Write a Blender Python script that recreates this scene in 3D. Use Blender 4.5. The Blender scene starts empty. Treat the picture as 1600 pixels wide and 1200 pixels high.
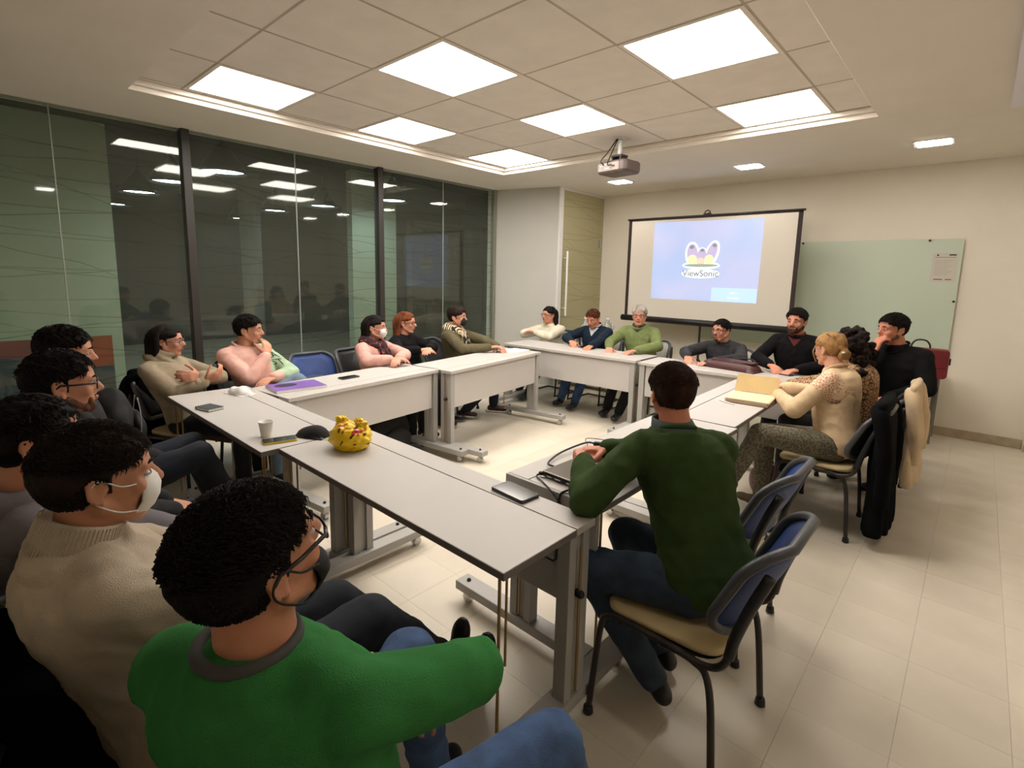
import bpy, bmesh, math, random
import numpy as np
from mathutils import Vector, Matrix
from mathutils.bvhtree import BVHTree

# ------------------------------------------------------------------ camera
SC = bpy.context.scene
C = SC.collection
CAM_H = 1.547
cam_d = bpy.data.cameras.new('camera')
cam = bpy.data.objects.new('camera', cam_d); C.objects.link(cam)
YAW, PITCH, ROLL = -0.7401, 0.1466, 0.0219
def cam_axes():
    cy, sy = math.cos(YAW), math.sin(YAW)
    f0 = Vector((sy, cy, 0)); r = Vector((cy, -sy, 0))
    f = f0*math.cos(PITCH) + Vector((0, 0, -math.sin(PITCH))); u = r.cross(f)
    cr, sr = math.cos(ROLL), math.sin(ROLL)
    return r*cr + u*sr, u*cr - r*sr, f
_r, _u, _f = cam_axes()
cam.matrix_world = Matrix(((_r.x, _u.x, -_f.x, 0), (_r.y, _u.y, -_f.y, 0), (_r.z, _u.z, -_f.z, CAM_H), (0, 0, 0, 1)))
cam_d.sensor_width = 36; cam_d.lens = 36*800.42/1600
cam_d.shift_x = 4.93/1600; cam_d.shift_y = -52.06/1600
cam_d.clip_start = 0.02
SC.camera = cam
# ------------------------------------------------------------------ world, exposure
w = bpy.data.worlds.new('night'); SC.world = w; w.use_nodes = True
w.node_tree.nodes['Background'].inputs[0].default_value = (.012, .015, .022, 1)
w.node_tree.nodes['Background'].inputs[1].default_value = 1.0
SC.view_settings.view_transform = 'Standard'; SC.view_settings.look = 'None'
SC.view_settings.gamma = 1; SC.view_settings.use_curve_mapping = False
SC.view_settings.exposure = 0.0
PANEL, SPOT, PEND = 21.0, 38.0, 22.0     # radiance of the lamps in the room
LAMP_COL = (1.0, .93, .85)
SC.cycles.max_bounces = 8
SC.cycles.sample_clamp_indirect = 4
rnd = random.Random(7)

# ------------------------------------------------------------------ materials
def lin(c):
    return tuple((x/255/12.92 if x/255 <= .04045 else ((x/255+.055)/1.055)**2.4) for x in c)
MATS = {}
def mat(name, col, rough=.6, metal=0, var=0, vscale=6, bump=0, bscale=200, spec=.5, emit=None, estr=0, col2=None, sheen=0, kind='noise', trans=0, alpha=1, stretch=None, coat=0):
    if name in MATS: return MATS[name]
    m = bpy.data.materials.new(name); m.use_nodes = True; nt = m.node_tree; N = nt.nodes; L = nt.links
    b = N['Principled BSDF']; c = lin(col) + (1,)
    b.inputs['Base Color'].default_value = c; b.inputs['Roughness'].default_value = rough
    b.inputs['Metallic'].default_value = metal; b.inputs['Specular IOR Level'].default_value = spec
    if trans: b.inputs['Transmission Weight'].default_value = trans
    if sheen: b.inputs['Sheen Weight'].default_value = sheen
    if coat: b.inputs['Coat Weight'].default_value = coat
    if alpha < 1: b.inputs['Alpha'].default_value = alpha
    if emit: b.inputs['Emission Color'].default_value = lin(emit)+(1,); b.inputs['Emission Strength'].default_value = estr
    tc = N.new('ShaderNodeTexCoord'); mp = N.new('ShaderNodeMapping'); L.new(tc.outputs['Object'], mp.inputs[0])
    if stretch: mp.inputs['Scale'].default_value = stretch
    if var or col2:
        if kind == 'voronoi':
            t = N.new('ShaderNodeTexVoronoi'); t.feature = 'DISTANCE_TO_EDGE'; t.inputs['Scale'].default_value = vscale; out = t.outputs['Distance']
        elif kind == 'wave':
            t = N.new('ShaderNodeTexWave'); t.inputs['Scale'].default_value = vscale; t.inputs['Distortion'].default_value = 9; t.inputs['Detail Scale'].default_value = 1.2; out = t.outputs['Fac']
        else:
            t = N.new('ShaderNodeTexNoise'); t.inputs['Scale'].default_value = vscale; t.inputs['Detail'].default_value = 5; out = t.outputs['Fac']
        L.new(mp.outputs[0], t.inputs['Vector'])
        r = N.new('ShaderNodeValToRGB'); L.new(out, r.inputs[0])
        k = var if var else .0
        a = col2 and lin(col2) or tuple(x*(1-k) for x in c[:3]); d = c[:3] if col2 else tuple(min(1, x*(1+k)) for x in c[:3])
        e = r.color_ramp.elements
        if kind == 'voronoi': e[0].position = .05; e[1].position = .13
        elif kind == 'wave': e[0].position = .45; e[1].position = .55
        else: e[0].position = .35; e[1].position = .65
        if col2 and kind == 'noise': e[0].position = .47; e[1].position = .53
        e[0].color = a+(1,); e[1].color = tuple(d)+(1,)
        L.new(r.outputs[0], b.inputs['Base Color'])
    if bump:
        n = N.new('ShaderNodeTexNoise'); n.inputs['Scale'].default_value = bscale; n.inputs['Detail'].default_value = 3
        L.new(mp.outputs[0], n.inputs['Vector'])
        bp = N.new('ShaderNodeBump'); bp.inputs['Strength'].default_value = bump; bp.inputs['Distance'].default_value = .004
        L.new(n.outputs['Fac'], bp.inputs['Height']); L.new(bp.outputs[0], b.inputs['Normal'])
    MATS[name] = m; return m
def lamp_mat(name, col, s):
    m = bpy.data.materials.new(name); m.use_nodes = True; b = m.node_tree.nodes['Principled BSDF']
    b.inputs['Base Color'].default_value = (.8, .8, .8, 1); b.inputs['Emission Color'].default_value = col+(1,); b.inputs['Emission Strength'].default_value = s
    return m
LAMP = lamp_mat('panel_diffuser', LAMP_COL, PANEL)
SPOTM = lamp_mat('spot_diffuser', LAMP_COL, SPOT)
PENDM = lamp_mat('pendant_glow', (.75, .9, 1.0), PEND)
WALL = mat('wall_paint', (236, 228, 212), .85, var=.03, vscale=1.5, bump=.15, bscale=120)
CEIL = mat('ceiling_paint', (238, 230, 218), .9, var=.02, vscale=2, bump=.1, bscale=90)
TILE = mat('ceiling_tile', (240, 232, 222), .95, var=.03, vscale=5, bump=.25, bscale=160)
TBAR = mat('ceiling_grid', (150, 138, 122), .7)
FLOORM = mat('floor_terrazzo', (216, 206, 188), .42, var=.07, vscale=2.2, bump=.03, bscale=60, spec=.45)
GROUT = mat('floor_grout', (132, 120, 102), .8)
BASEB = mat('skirting_stone', (176, 158, 132), .6, var=.12, vscale=9)
LAM = mat('grey_laminate', (194, 189, 184), .42, var=.02, vscale=3, spec=.45)
LAMD = mat('laminate_edge', (112, 106, 102), .5)
STEEL = mat('grey_painted_steel', (168, 165, 160), .5, spec=.5)
BLACKM = mat('black_steel', (38, 32, 30), .38, spec=.5)
BLK = mat('black_plastic', (22, 21, 22), .45)
DARKP = mat('dark_grey_plastic', (52, 51, 54), .5)
BRASS = mat('brass', (170, 140, 88), .35, metal=.8)
CHROME = mat('chrome', (190, 190, 190), .25, metal=.9)
BLUE = mat('blue_backrest', (26, 58, 120), .5, bump=.5, bscale=500)
BLUEG = mat('blue_mesh_light', (96, 108, 134), .7, bump=.6, bscale=600, alpha=.85)
RIMM = mat('grey_rim', (66, 68, 74), .4)
SEATM = mat('beige_seat', (198, 178, 134), .6, var=.06, vscale=8, bump=.2)
WHITEP = mat('white_paper', (235, 232, 226), .8)
WHITEPL = mat('white_plastic', (232, 230, 226), .4)

# ------------------------------------------------------------------ mesh helpers
def V3(*a): return np.array(a, float)
class MB:
    def __init__(s): s.v = []; s.f = []; s.n = 0
    def add(s, v, f):
        v = np.asarray(v, float); s.v.append(v); s.f += [tuple(i+s.n for i in q) for q in f]; s.n += len(v); return s
    def box(s, x0, x1, y0, y1, z0, z1, M=None):
        v = np.array([(x, y, z) for x in (x0, x1) for y in (y0, y1) for z in (z0, z1)], float)
        if M is not None: v = xf(M, v)
        return s.add(v, [(0, 1, 3, 2), (4, 6, 7, 5), (0, 4, 5, 1), (2, 3, 7, 6), (0, 2, 6, 4), (1, 5, 7, 3)])
    def ell(s, c, r, ax=None, seg=20, ring=14):
        v = []; f = []
        for i in range(1, ring):
            t = math.pi*i/ring
            for j in range(seg):
                p = 2*math.pi*j/seg; v.append((math.sin(t)*math.cos(p), math.sin(t)*math.sin(p), math.cos(t)))
        v.append((0, 0, 1)); v.append((0, 0, -1)); v = np.array(v)
        for i in range(ring-2):
            for j in range(seg):
                k = (j+1) % seg; f.append((i*seg+j, (i+1)*seg+j, (i+1)*seg+k, i*seg+k))
        T = (ring-1)*seg
        for j in range(seg):
            k = (j+1) % seg; f.append((T, j, k)); f.append((T+1, (ring-2)*seg+k, (ring-2)*seg+j))
        v = v*np.array(r)
        if ax is not None: v = v@np.array(ax)      # rows: axis vectors of local x,y,z
        return s.add(v+np.array(c), f)
    def cap(s, p, q, r1, r2=None, seg=14, flat=None):
        """rounded cone from p to q"""
        r2 = r1 if r2 is None else r2; p = np.array(p, float); q = np.array(q, float); d = q-p; L = np.linalg.norm(d)
        if L < 1e-6: return s.ell(p, (r1,)*3)
        d /= L; a = np.cross(d, (0, 0, 1) if abs(d[2]) < .9 else (1, 0, 0)); a /= np.linalg.norm(a); b = np.cross(d, a)
        prof = [(-math.cos(t)*r1, math.sin(t)*r1) for t in np.linspace(.25, math.pi/2, 5)] + [(L+math.sin(t)*r2, math.cos(t)*r2) for t in np.linspace(0, math.pi/2-.25, 5)]
        v = []; f = []
        for (h, r) in prof:
            for j in range(seg):
                t = 2*math.pi*j/seg; v.append(p+d*h+(a*math.cos(t)+b*math.sin(t))*r)
        for i in range(len(prof)-1):
            for j in range(seg):
                k = (j+1) % seg; f.append((i*seg+j, i*seg+k, (i+1)*seg+k, (i+1)*seg+j))
        f.append(tuple(range(seg-1, -1, -1))); n = (len(prof)-1)*seg; f.append(tuple(range(n, n+seg)))
        return s.add(v, f)
    def tube(s, pts, r, seg=8, closed=False, cap=True):
        P = [np.array(p, float) for p in pts]; n = len(P); v = []; f = []
        R = r if hasattr(r, '__len__') else [r]*n; prev = None
        for i in range(n):
            if closed: d = P[(i+1) % n]-P[i-1]
            else: d = P[min(i+1, n-1)]-P[max(i-1, 0)]
            d = d/(np.linalg.norm(d)+1e-9)
            a = prev if prev is not None else np.cross(d, (0, 0, 1) if abs(d[2]) < .9 else (1, 0, 0))
            a = a-d*(a@d); a /= np.linalg.norm(a)+1e-9; prev = a; b = np.cross(d, a)
            for j in range(seg):
                t = 2*math.pi*j/seg; v.append(P[i]+(a*math.cos(t)+b*math.sin(t))*R[i])
        for i in range(n if closed else n-1):
            for j in range(seg):
                k = (j+1) % seg; i2 = (i+1) % n; f.append((i*seg+j, i*seg+k, i2*seg+k, i2*seg+j))
        if not closed and cap: f.append(tuple(range(seg-1, -1, -1))); f.append(tuple(range((n-1)*seg, n*seg)))
        return s.add(v, f)
    def cyl(s, p, q, r, seg=16): return s.tube([p, q], r, seg)
    def lathe(s, prof, c=(0, 0, 0), seg=24, sq=1):
        v = []; f = []; n = len(prof)
        for (r, z) in prof:
            for j in range(seg):
                t = 2*math.pi*j/seg; v.append((c[0]+r*math.cos(t), c[1]+r*math.sin(t)*sq, c[2]+z))
        for i in range(n-1):
            for j in range(seg):
                k = (j+1) % seg; f.append((i*seg+j, i*seg+k, (i+1)*seg+k, (i+1)*seg+j))
        f.append(tuple(range(seg-1, -1, -1))); f.append(tuple(range((n-1)*seg, n*seg)))
        return s.add(v, f)
    def loft(s, rings):
        """closed stack of rings of equal count"""
        n = len(rings[0]); f = []; v = np.concatenate([np.asarray(r, float) for r in rings])
        for i in range(len(rings)-1):
            for j in range(n):
                k = (j+1) % n; f.append((i*n+j, i*n+k, (i+1)*n+k, (i+1)*n+j))
        f.append(tuple(range(n-1, -1, -1))); m = (len(rings)-1)*n; f.append(tuple(range(m, m+n)))
        return s.add(v, f)
    def prism(s, poly, z0, z1, M=None):
        n = len(poly); v = np.array([(x, y, z0) for x, y in poly]+[(x, y, z1) for x, y in poly], float)
        if M is not None: v = xf(M, v)
        return s.add(v, [tuple(range(n-1, -1, -1)), tuple(range(n, 2*n))]+[(i, (i+1) % n, n+(i+1) % n, n+i) for i in range(n)])
    def mesh(s, name, m=None, smooth=False):
        me = bpy.data.meshes.new(name); v = np.concatenate(s.v) if s.v else np.zeros((0, 3))
        me.from_pydata(v.tolist(), [], s.f); me.update()
        if m: me.materials.append(m)
        bm = bmesh.new(); bm.from_mesh(me); bmesh.ops.recalc_face_normals(bm, faces=bm.faces); bm.to_mesh(me); bm.free()
        if smooth: me.polygons.foreach_set('use_smooth', [True]*len(me.polygons))
        return me
def xf(M, v):
    M = np.array(M); return np.asarray(v)@M[:3, :3].T+M[:3, 3]
def link(name, me, parent=None, loc=None, rz=0, bevel=0):
    o = bpy.data.objects.new(name, me); C.objects.link(o)
    if parent is not None: o.parent = parent
    if loc is not None: o.location = loc
    o.rotation_euler.z = rz
    if bevel:
        b = o.modifiers.new('b', 'BEVEL'); b.width = bevel; b.segments = 2; b.limit_method = 'ANGLE'; b.angle_limit = .6
    return o
def ob(name, mb, m, parent=None, loc=None, rz=0, smooth=False, bevel=0):
    return link(name, mb.mesh(name, m, smooth), parent, loc, rz, bevel)
def tag(o, label, cat, group=None):
    o['label'] = label; o['category'] = cat
    if group: o['group'] = group
    return o
def thing(name, label, cat, loc=(0, 0, 0), rz=0, group=None):
    o = bpy.data.objects.new(name, None); C.objects.link(o); o.location = loc; o.rotation_euler.z = rz; o.empty_display_size = .1
    return tag(o, label, cat, group)
def struct(name, mb, m, parent=None, **k):
    o = ob(name, mb, m, parent, **k)
    if parent is None: o['kind'] = 'structure'
    return o
def copy_tree(o, parent=None):
    c = o.copy(); C.objects.link(c)
    if parent is not None: c.parent = parent
    for ch in list(o.children): copy_tree(ch, c)
    return c
def text_mesh(txt, size, font_ext=.0006, align='CENTER'):
    cu = bpy.data.curves.new('t', 'FONT'); cu.body = txt; cu.size = size; cu.extrude = font_ext; cu.align_x = align; cu.align_y = 'CENTER'; cu.space_line = .85
    o = bpy.data.objects.new('t', cu); C.objects.link(o); dg = bpy.context.evaluated_depsgraph_get()
    me = bpy.data.meshes.new_from_object(o.evaluated_get(dg)); bpy.data.objects.remove(o); return me

# ------------------------------------------------------------------ the room
XG, YS, ZB, ZT = -5.30, 6.84, 2.743, 2.817
XR, YN = 2.0, -1.9
m = MB().box(-12.5, XR+.2, YN-.2, YS+.2, -.2, -.012); floor = struct('floor', m, GROUT)
# floor tiles: 30 cm terrazzo slabs; those the view shows largest are parts, the others one joined part
tiles = []
fw = Vector((math.sin(YAW), math.cos(YAW)))
for i in range(-17, 8):
    for j in range(-7, 23):
        x0, y0 = -.35+i*.3, 1.955+j*.3-.003
        x1, y1 = min(x0+.3, XR), min(y0+.3, YS)
        x0 = max(x0, XG); y0 = max(y0, YN)
        if x1-x0 < .01 or y1-y0 < .01: continue
        cx, cy = (x0+x1)/2, (y0+y1)/2; d = fw.x*cx+fw.y*cy; s = cx*fw.y-cy*fw.x
        vis = d > .5 and abs(s) < d*1.1 and cx > -2.9 and (cx > -1.5 or cy > .7)
        tiles.append((0 if vis else 1, cx*cx+cy*cy, x0, x1, y0, y1))
tiles.sort(); rest = MB(); proto = {}
for k, (a, b, x0, x1, y0, y1) in enumerate(tiles):
    g = .0004
    if k < 290 and a == 0:
        key = (round(x1-x0, 3), round(y1-y0, 3))
        if key not in proto:
            proto[key] = MB().box(g, x1-x0-g, g, y1-y0-g, -.012, 0).mesh('floor_tile', FLOORM)
        link('floor_tile', proto[key], floor, (x0, y0, rnd.uniform(-.0004, 0)))
    else: rest.box(x0+g, x1-g, y0+g, y1-g, -.012, 0)
o = ob('floor_tile_field', rest, FLOORM, floor); o['kind'] = 'stuff'

struct('wall_far', MB().box(-4.36, XR, YS, YS+.15, 0, 3.1), WALL)
struct('wall_right', MB().box(XR, XR+.15, YN, YS+.15, 0, 3.1), WALL)
struct('wall_near', MB().box(XG-.1, XR+.15, YN-.15, YN, 0, 3.1), WALL)
struct('trim_1', MB().box(.45, XR, YS-.10, YS, 0, ZB), WALL, bevel=.004)           # pilaster at the right of the far wall
struct('baseboard_far', MB().box(-4.3, .44, YS-.018, YS, 0, .09), BASEB, bevel=.003)
struct('baseboard_right', MB().box(.45, XR, YS-.118, YS-.1, 0, .09), BASEB, bevel=.003)
# white pier between the glass wall and the frosted door
struct('wall_pier', MB().prism([(XG-.12, 5.42), (-4.36, 5.72), (-4.36, 5.80), (XG-.12, 5.80)], 0, ZB+.1), mat('pier_paint', (196, 194, 186), .8, var=.02, vscale=2))
struct('wall_left_return', MB().box(XG-.12, XG, 5.80, YS+.15, 0, ZB+.1), WALL)
struct('wall_left_near', MB().box(XG-.12, XG, YN-.15, YN+.3, 0, ZB+.1), WALL)

# ceiling: plaster border with a recessed field of tiles
RX0, RX1, RY0, RY1 = -4.43, -.70, .955, 4.69
m = MB()
for x0, x1, y0, y1 in [(XG-.12, RX0, YN, YS+.1), (RX1, XR, YN, YS+.1), (RX0, RX1, YN, RY0), (RX0, RX1, RY1, YS+.1)]:
    m.box(x0, x1, y0, y1, ZB, 3.05)
ceil = struct('ceiling', m, CEIL)
ob('cove_moulding', MB().box(RX0, RX0+.03, RY0, RY1, ZB+.035, ZT).box(RX1-.03, RX1, RY0, RY1, ZB+.035, ZT).box(RX0, RX1, RY1-.03, RY1, ZB+.035, ZT).box(RX0, RX1, RY0, RY0+.03, ZB+.035, ZT), CEIL, ceil, bevel=.006)
ob('tile_backing', MB().box(RX0, RX1, RY0, RY1, ZT+.02, ZT+.05), TBAR, ceil)
mm, gx0, gy0 = .6772, -4.353, 1.271
xs = [RX0]+[gx0+mm*i for i in range(6)]+[RX1]; ys = [RY0]+[gy0+mm*i for i in range(6)]
if ys[-1] < RY1-.01: ys.append(RY1)
lights = [(0, 0), (2, 1), (4, 2), (0, 2), (2, 3), (4, 4), (0, 4)]
for i in range(len(xs)-1):
    for j in range(len(ys)-1):
        if (i-1, j-1) in lights: continue
        g = .003
        ob('ceiling_tile', MB().box(xs[i]+g, xs[i+1]-g, ys[j]+g, ys[j+1]-g, ZT, ZT+.018), TILE, ceil)
for i in range(1, len(xs)-1): ob('grid_bar', MB().box(xs[i]-.007, xs[i]+.007, RY0, RY1, ZT-.0015, ZT+.004), mat('grid_white', (188, 176, 160), .7), ceil)
for j in range(1, len(ys)-1): ob('grid_bar', MB().box(RX0, RX1, ys[j]-.007, ys[j]+.007, ZT-.001, ZT+.004), MATS['grid_white'], ceil)
LL = ['lit ceiling panel nearest the glass wall and the camera, first of its row', 'lit ceiling panel nearest the camera in the middle row', 'largest lit ceiling panel, nearest over the laptop table', 'lit ceiling panel in the middle of the row beside the glass wall', 'lit ceiling panel just in front of the projector, in the middle row', 'lit ceiling panel right of the projector, nearest the wall with the whiteboard', 'smallest lit ceiling panel, farthest of the row beside the glass wall']
LPROTO = None
for (i, j), lb in zip(lights, LL):
    cx, cy = gx0+mm*(i+.5), gy0+mm*(j+.5)
    if LPROTO is None:
        t = thing('ceiling_light', lb, 'light', (cx, cy, ZT), 0, 'square ceiling panel lights'); s = .309; q = mm/2-.003
        ob('diffuser', MB().box(-s, s, -s, s, -.004, .004), LAMP, t)
        ob('frame', MB().box(-q, -s, -q, q, -.006, .01).box(s, q, -q, q, -.006, .01).box(-s, s, -q, -s, -.006, .01).box(-s, s, s, q, -.006, .01), TILE, t, bevel=.002)
        LPROTO = t
    else:
        t = copy_tree(LPROTO); t.location = (cx, cy, ZT); t['label'] = lb
SP = None
for (x, y), lb in zip([(-3.52, 5.87), (-1.97, 5.87), (-.45, 5.80), (1.0, 5.8), (.55, 3.6), (.55, 1.2)], ['square downlight left above the projection screen', 'square downlight over the right half of the screen', 'square downlight above the burgundy bag and glass board', 'square downlight beyond the pilaster', 'square downlight of the right ceiling border, far one', 'square downlight of the right ceiling border, near one']):
    if SP is None:
        t = thing('downlight', lb, 'light', (x, y, ZB), 0, 'small square downlights')
        ob('diffuser', MB().box(-.115, .115, -.10, .10, -.012, 0), SPOTM, t, bevel=.01)
        ob('trim_ring', MB().box(-.135, -.117, -.12, .12, -.006, 0).box(.117, .135, -.12, .12, -.006, 0).box(-.117, .117, -.12, -.102, -.006, 0).box(-.117, .117, .102, .12, -.006, 0), WHITEPL, t); SP = t
    else:
        t = copy_tree(SP); t.location = (x, y, ZB); t['label'] = lb

struct('trim_8', MB().box(.0, .62, 2.6, 4.82, ZB-.045, ZB), mat('white_ceiling_box', (236, 234, 244), .5), bevel=.006)
# ------------------------------------------------------------------ glass wall with printed film
def line_film(nt, axis):
    """thin straggling near-horizontal printed lines; returns a 0/1 socket (1 on a line)"""
    N = nt.nodes; L = nt.links
    def M(op, x, y=None):
        n = N.new('ShaderNodeMath'); n.operation = op
        for k, q in enumerate((x, y)):
            if q is None: continue
            if isinstance(q, (int, float)): n.inputs[k].default_value = q
            else: L.new(q, n.inputs[k])
        return n.outputs[0]
    tc = N.new('ShaderNodeTexCoord'); sp = N.new('ShaderNodeSeparateXYZ'); L.new(tc.outputs['Object'], sp.inputs[0]); y = sp.outputs[axis]; z = sp.outputs[2]
    out = None
    for f, s_, ph, wd, k in ((3.1, .30, .1, .022, .25), (2.3, -.24, .6, .018, .3), (4.3, .06, .35, .028, .2), (1.7, .6, .8, .012, .35)):
        nz = N.new('ShaderNodeTexNoise'); nz.noise_dimensions = '2D'; nz.inputs['Scale'].default_value = 1.0; nz.inputs['Detail'].default_value = 1
        cb = N.new('ShaderNodeCombineXYZ'); L.new(y, cb.inputs[0]); L.new(M('MULTIPLY', M('FLOOR', M('MULTIPLY', z, f)), 7.3+ph), cb.inputs[1]); L.new(cb.outputs[0], nz.inputs['Vector'])
        t = M('ADD', M('ADD', M('MULTIPLY', z, f), M('MULTIPLY', y, s_)), M('ADD', M('MULTIPLY', nz.outputs['Fac'], k), ph))
        ln = M('LESS_THAN', M('FRACT', t), wd); out = ln if out is None else M('MAXIMUM', out, ln)
    return out
def glass_mat():
    m = bpy.data.materials.new('film_glass'); m.use_nodes = True; nt = m.node_tree; N = nt.nodes; L = nt.links; N.remove(N['Principled BSDF']); out = N['Material Output']
    tr = N.new('ShaderNodeBsdfTransparent'); gl = N.new('ShaderNodeBsdfGlossy'); gl.inputs['Roughness'].default_value = .035
    gl.inputs['Color'].default_value = (.9, .95, .9, 1)
    fr = N.new('ShaderNodeFresnel'); fr.inputs['IOR'].default_value = 1.62
    ln = line_film(nt, 1)
    mc = N.new('ShaderNodeMix'); mc.data_type = 'RGBA'; mc.inputs['A'].default_value = (.90, .94, .89, 1); mc.inputs['B'].default_value = (.74, .77, .72, 1)
    L.new(ln, mc.inputs['Factor']); L.new(mc.outputs['Result'], tr.inputs['Color'])
    df = N.new('ShaderNodeBsdfDiffuse'); df.inputs['Color'].default_value = (.50, .56, .46, 1)
    m1 = N.new('ShaderNodeMixShader'); m1.inputs[0].default_value = .035; L.new(tr.outputs[0], m1.inputs[1]); L.new(df.outputs[0], m1.inputs[2])
    ge = N.new('ShaderNodeNewGeometry'); inv = N.new('ShaderNodeMath'); inv.operation = 'SUBTRACT'; inv.inputs[0].default_value = 1; L.new(ge.outputs['Backfacing'], inv.inputs[1])
    fm = N.new('ShaderNodeMath'); fm.operation = 'MULTIPLY'; L.new(fr.outputs[0], fm.inputs[0]); L.new(inv.outputs[0], fm.inputs[1])
    m2 = N.new('ShaderNodeMixShader'); L.new(fm.outputs[0], m2.inputs[0]); L.new(m1.outputs[0], m2.inputs[1]); L.new(gl.outputs[0], m2.inputs[2])
    L.new(m2.outputs[0], out.inputs[0]); return m
FILM = glass_mat()
MULL = mat('dark_mullion', (46, 42, 38), .45)
ylims = [YN+.3, -.25, 1.52, 3.50, 5.44]
for k in range(4):
    y0, y1 = ylims[k], ylims[k+1]
    p = MB().box(XG-.006, XG+.006, y0+.02, y1-.02, 0.04, ZB)
    wdw = struct('window_%d' % (k+1), p, FILM)
    # butt joint of the two sheets that make one bay
    ym = (y0+y1)/2
    ob('glass_joint', MB().box(XG-.007, XG+.008, ym-.004, ym+.004, .04, ZB), mat('silicone', (150, 158, 150), .3), wdw)
    ob('sill_rail', MB().box(XG-.03, XG+.03, y0, y1, 0, .05), MULL, wdw)
for k, y in enumerate(ylims[1:4]):
    struct('trim_%d' % (k+2), MB().box(XG-.05, XG+.05, y-.035, y+.035, 0, ZB), MULL, bevel=.006)
struct('trim_5', MB().box(XG-.03, XG+.03, 5.40, 5.45, 0, ZB), mat('aluminium', (150, 150, 140), .4, metal=.5), bevel=.004)
struct('trim_6', MB().box(XG-.04, XG+.01, YN+.3, 5.44, ZB-.012, ZB), mat('aluminium', (150, 150, 140)))
# frosted door at the far left corner
m = bpy.data.materials.new('frosted_lines'); m.use_nodes = True; nt = m.node_tree; N = nt.nodes; L = nt.links; b = N['Principled BSDF']; b.inputs['Roughness'].default_value = .3
mc = N.new('ShaderNodeMix'); mc.data_type = 'RGBA'; mc.inputs['A'].default_value = lin((176, 170, 132))+(1,); mc.inputs['B'].default_value = lin((152, 145, 112))+(1,)
L.new(line_film(nt, 1), mc.inputs['Factor']); L.new(mc.outputs['Result'], b.inputs['Base Color']); FROSTL = m
d = struct('door_1', MB().box(-4.372, -4.36, 5.80, YS, 0, ZB-.02), FROSTL)
ob('door_frame', MB().box(-4.40, -4.335, 5.72, 5.80, 0, ZB).box(-4.39, -4.35, 5.80, YS, ZB-.03, ZB), WHITEPL, d, bevel=.003)
ob('door_handle', MB().cap((-4.29, 5.86, 1.0), (-4.29, 5.86, 1.88), .014).cyl((-4.36, 5.86, 1.1), (-4.29, 5.86, 1.1), .008).cyl((-4.36, 5.86, 1.8), (-4.29, 5.86, 1.8), .008), WHITEPL, d, smooth=True)
ob('door_hinge', MB().box(-4.362, -4.345, YS-.10, YS-.02, 1.98, 2.10), CHROME, d, bevel=.002)
# what stands outside behind the glass, with pale blocks added for reflections
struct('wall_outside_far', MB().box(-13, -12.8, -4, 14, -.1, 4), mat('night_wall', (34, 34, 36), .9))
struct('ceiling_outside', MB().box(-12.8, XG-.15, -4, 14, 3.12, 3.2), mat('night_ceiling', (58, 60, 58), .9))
PALE = mat('pale_reflection_block', (180, 192, 172), .9, var=.04, vscale=2)  # tone of room walls mirrored in the glass, built as added blocks
struct('wall_reflection_left', MB().box(-7.6, -7.45, -4, 1.36, 0, 3.12), PALE)
struct('wall_reflection_middle', MB().box(-7.6, -7.45, 4.42, 5.25, 0, 3.12), PALE)
struct('wall_outside_right', MB().box(-7.9, -7.75, 5.8, 7.6, 0, 2.5), mat('brown_outer_wall', (84, 72, 62), .9))
struct('trim_7', MB().cyl((-9.2, 3.55, 0), (-9.2, 3.55, 3.12), .16, 20), mat('column_grey', (110, 110, 104), .8))
art = thing('wall_painting', 'abstract picture in orange, red and blue on the wall behind the glass', 'picture', (-7.44, .75, .35))
ob('canvas', MB().box(0, .012, -.50, .50, -.30, .40), mat('canvas_blue', (44, 66, 84), .8, col2=(96, 90, 92), vscale=3, stretch=(1, 1, 3)), art)
ob('orange_field', MB().box(.012, .016, .26, .50, .05, .40), mat('paint_orange', (168, 74, 34), .8, var=.2, vscale=4), art)
ob('red_field', MB().box(.012, .016, -.5, -.04, .22, .40), mat('paint_red', (138, 66, 62), .8, var=.2, vscale=4), art)
ps = None
PB = ['largest, just right of the first mullion', 'left of the first mullion, partly behind it', 'third of the near row, small', 'behind the second mullion', 'far row, third from the right', 'far row, farthest and smallest', 'far row, between the mullions', 'leftmost of the far pendants']
for (x, y, z), lb in zip([(-6.40, 2.21, 2.60), (-7.67, 2.03, 2.60), (-8.96, 1.97, 2.58), (-6.70, 4.65, 2.60), (-9.85, 4.26, 2.62), (-12.04, 4.44, 2.62), (-8.41, 4.45, 2.62), (-11.26, 2.09, 2.6)], PB):
    if ps is None:
        ps = thing('pendant_lamp', 'bell pendant outside the glass, '+lb, 'lamp', (x, y, z), 0, 'bell pendant lamps beyond the glass wall')
        prof = [(.245, .0), (.25, .01), (.225, .06), (.15, .17), (.09, .25), (.05, .30), (.03, .34), (.0, .345)]
        ob('shade', MB().lathe([(.0, .335), (.04, .29), (.14, .16), (.21, .06), (.235, 0.0)]+prof[:-1][0:7], seg=32), mat('shade_dark', (40, 42, 40), .5), ps, smooth=True)
        ob('bulb_disc', MB().lathe([(.215, .03), (.215, .04)], seg=28), PENDM, ps)
        ob('cord', MB().cyl((0, 0, .33), (0, 0, 3.12-z), .006), BLK, ps)
    else:
        t = copy_tree(ps); t.location = (x, y, z); t['label'] = 'bell pendant outside the glass, '+lb
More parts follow.
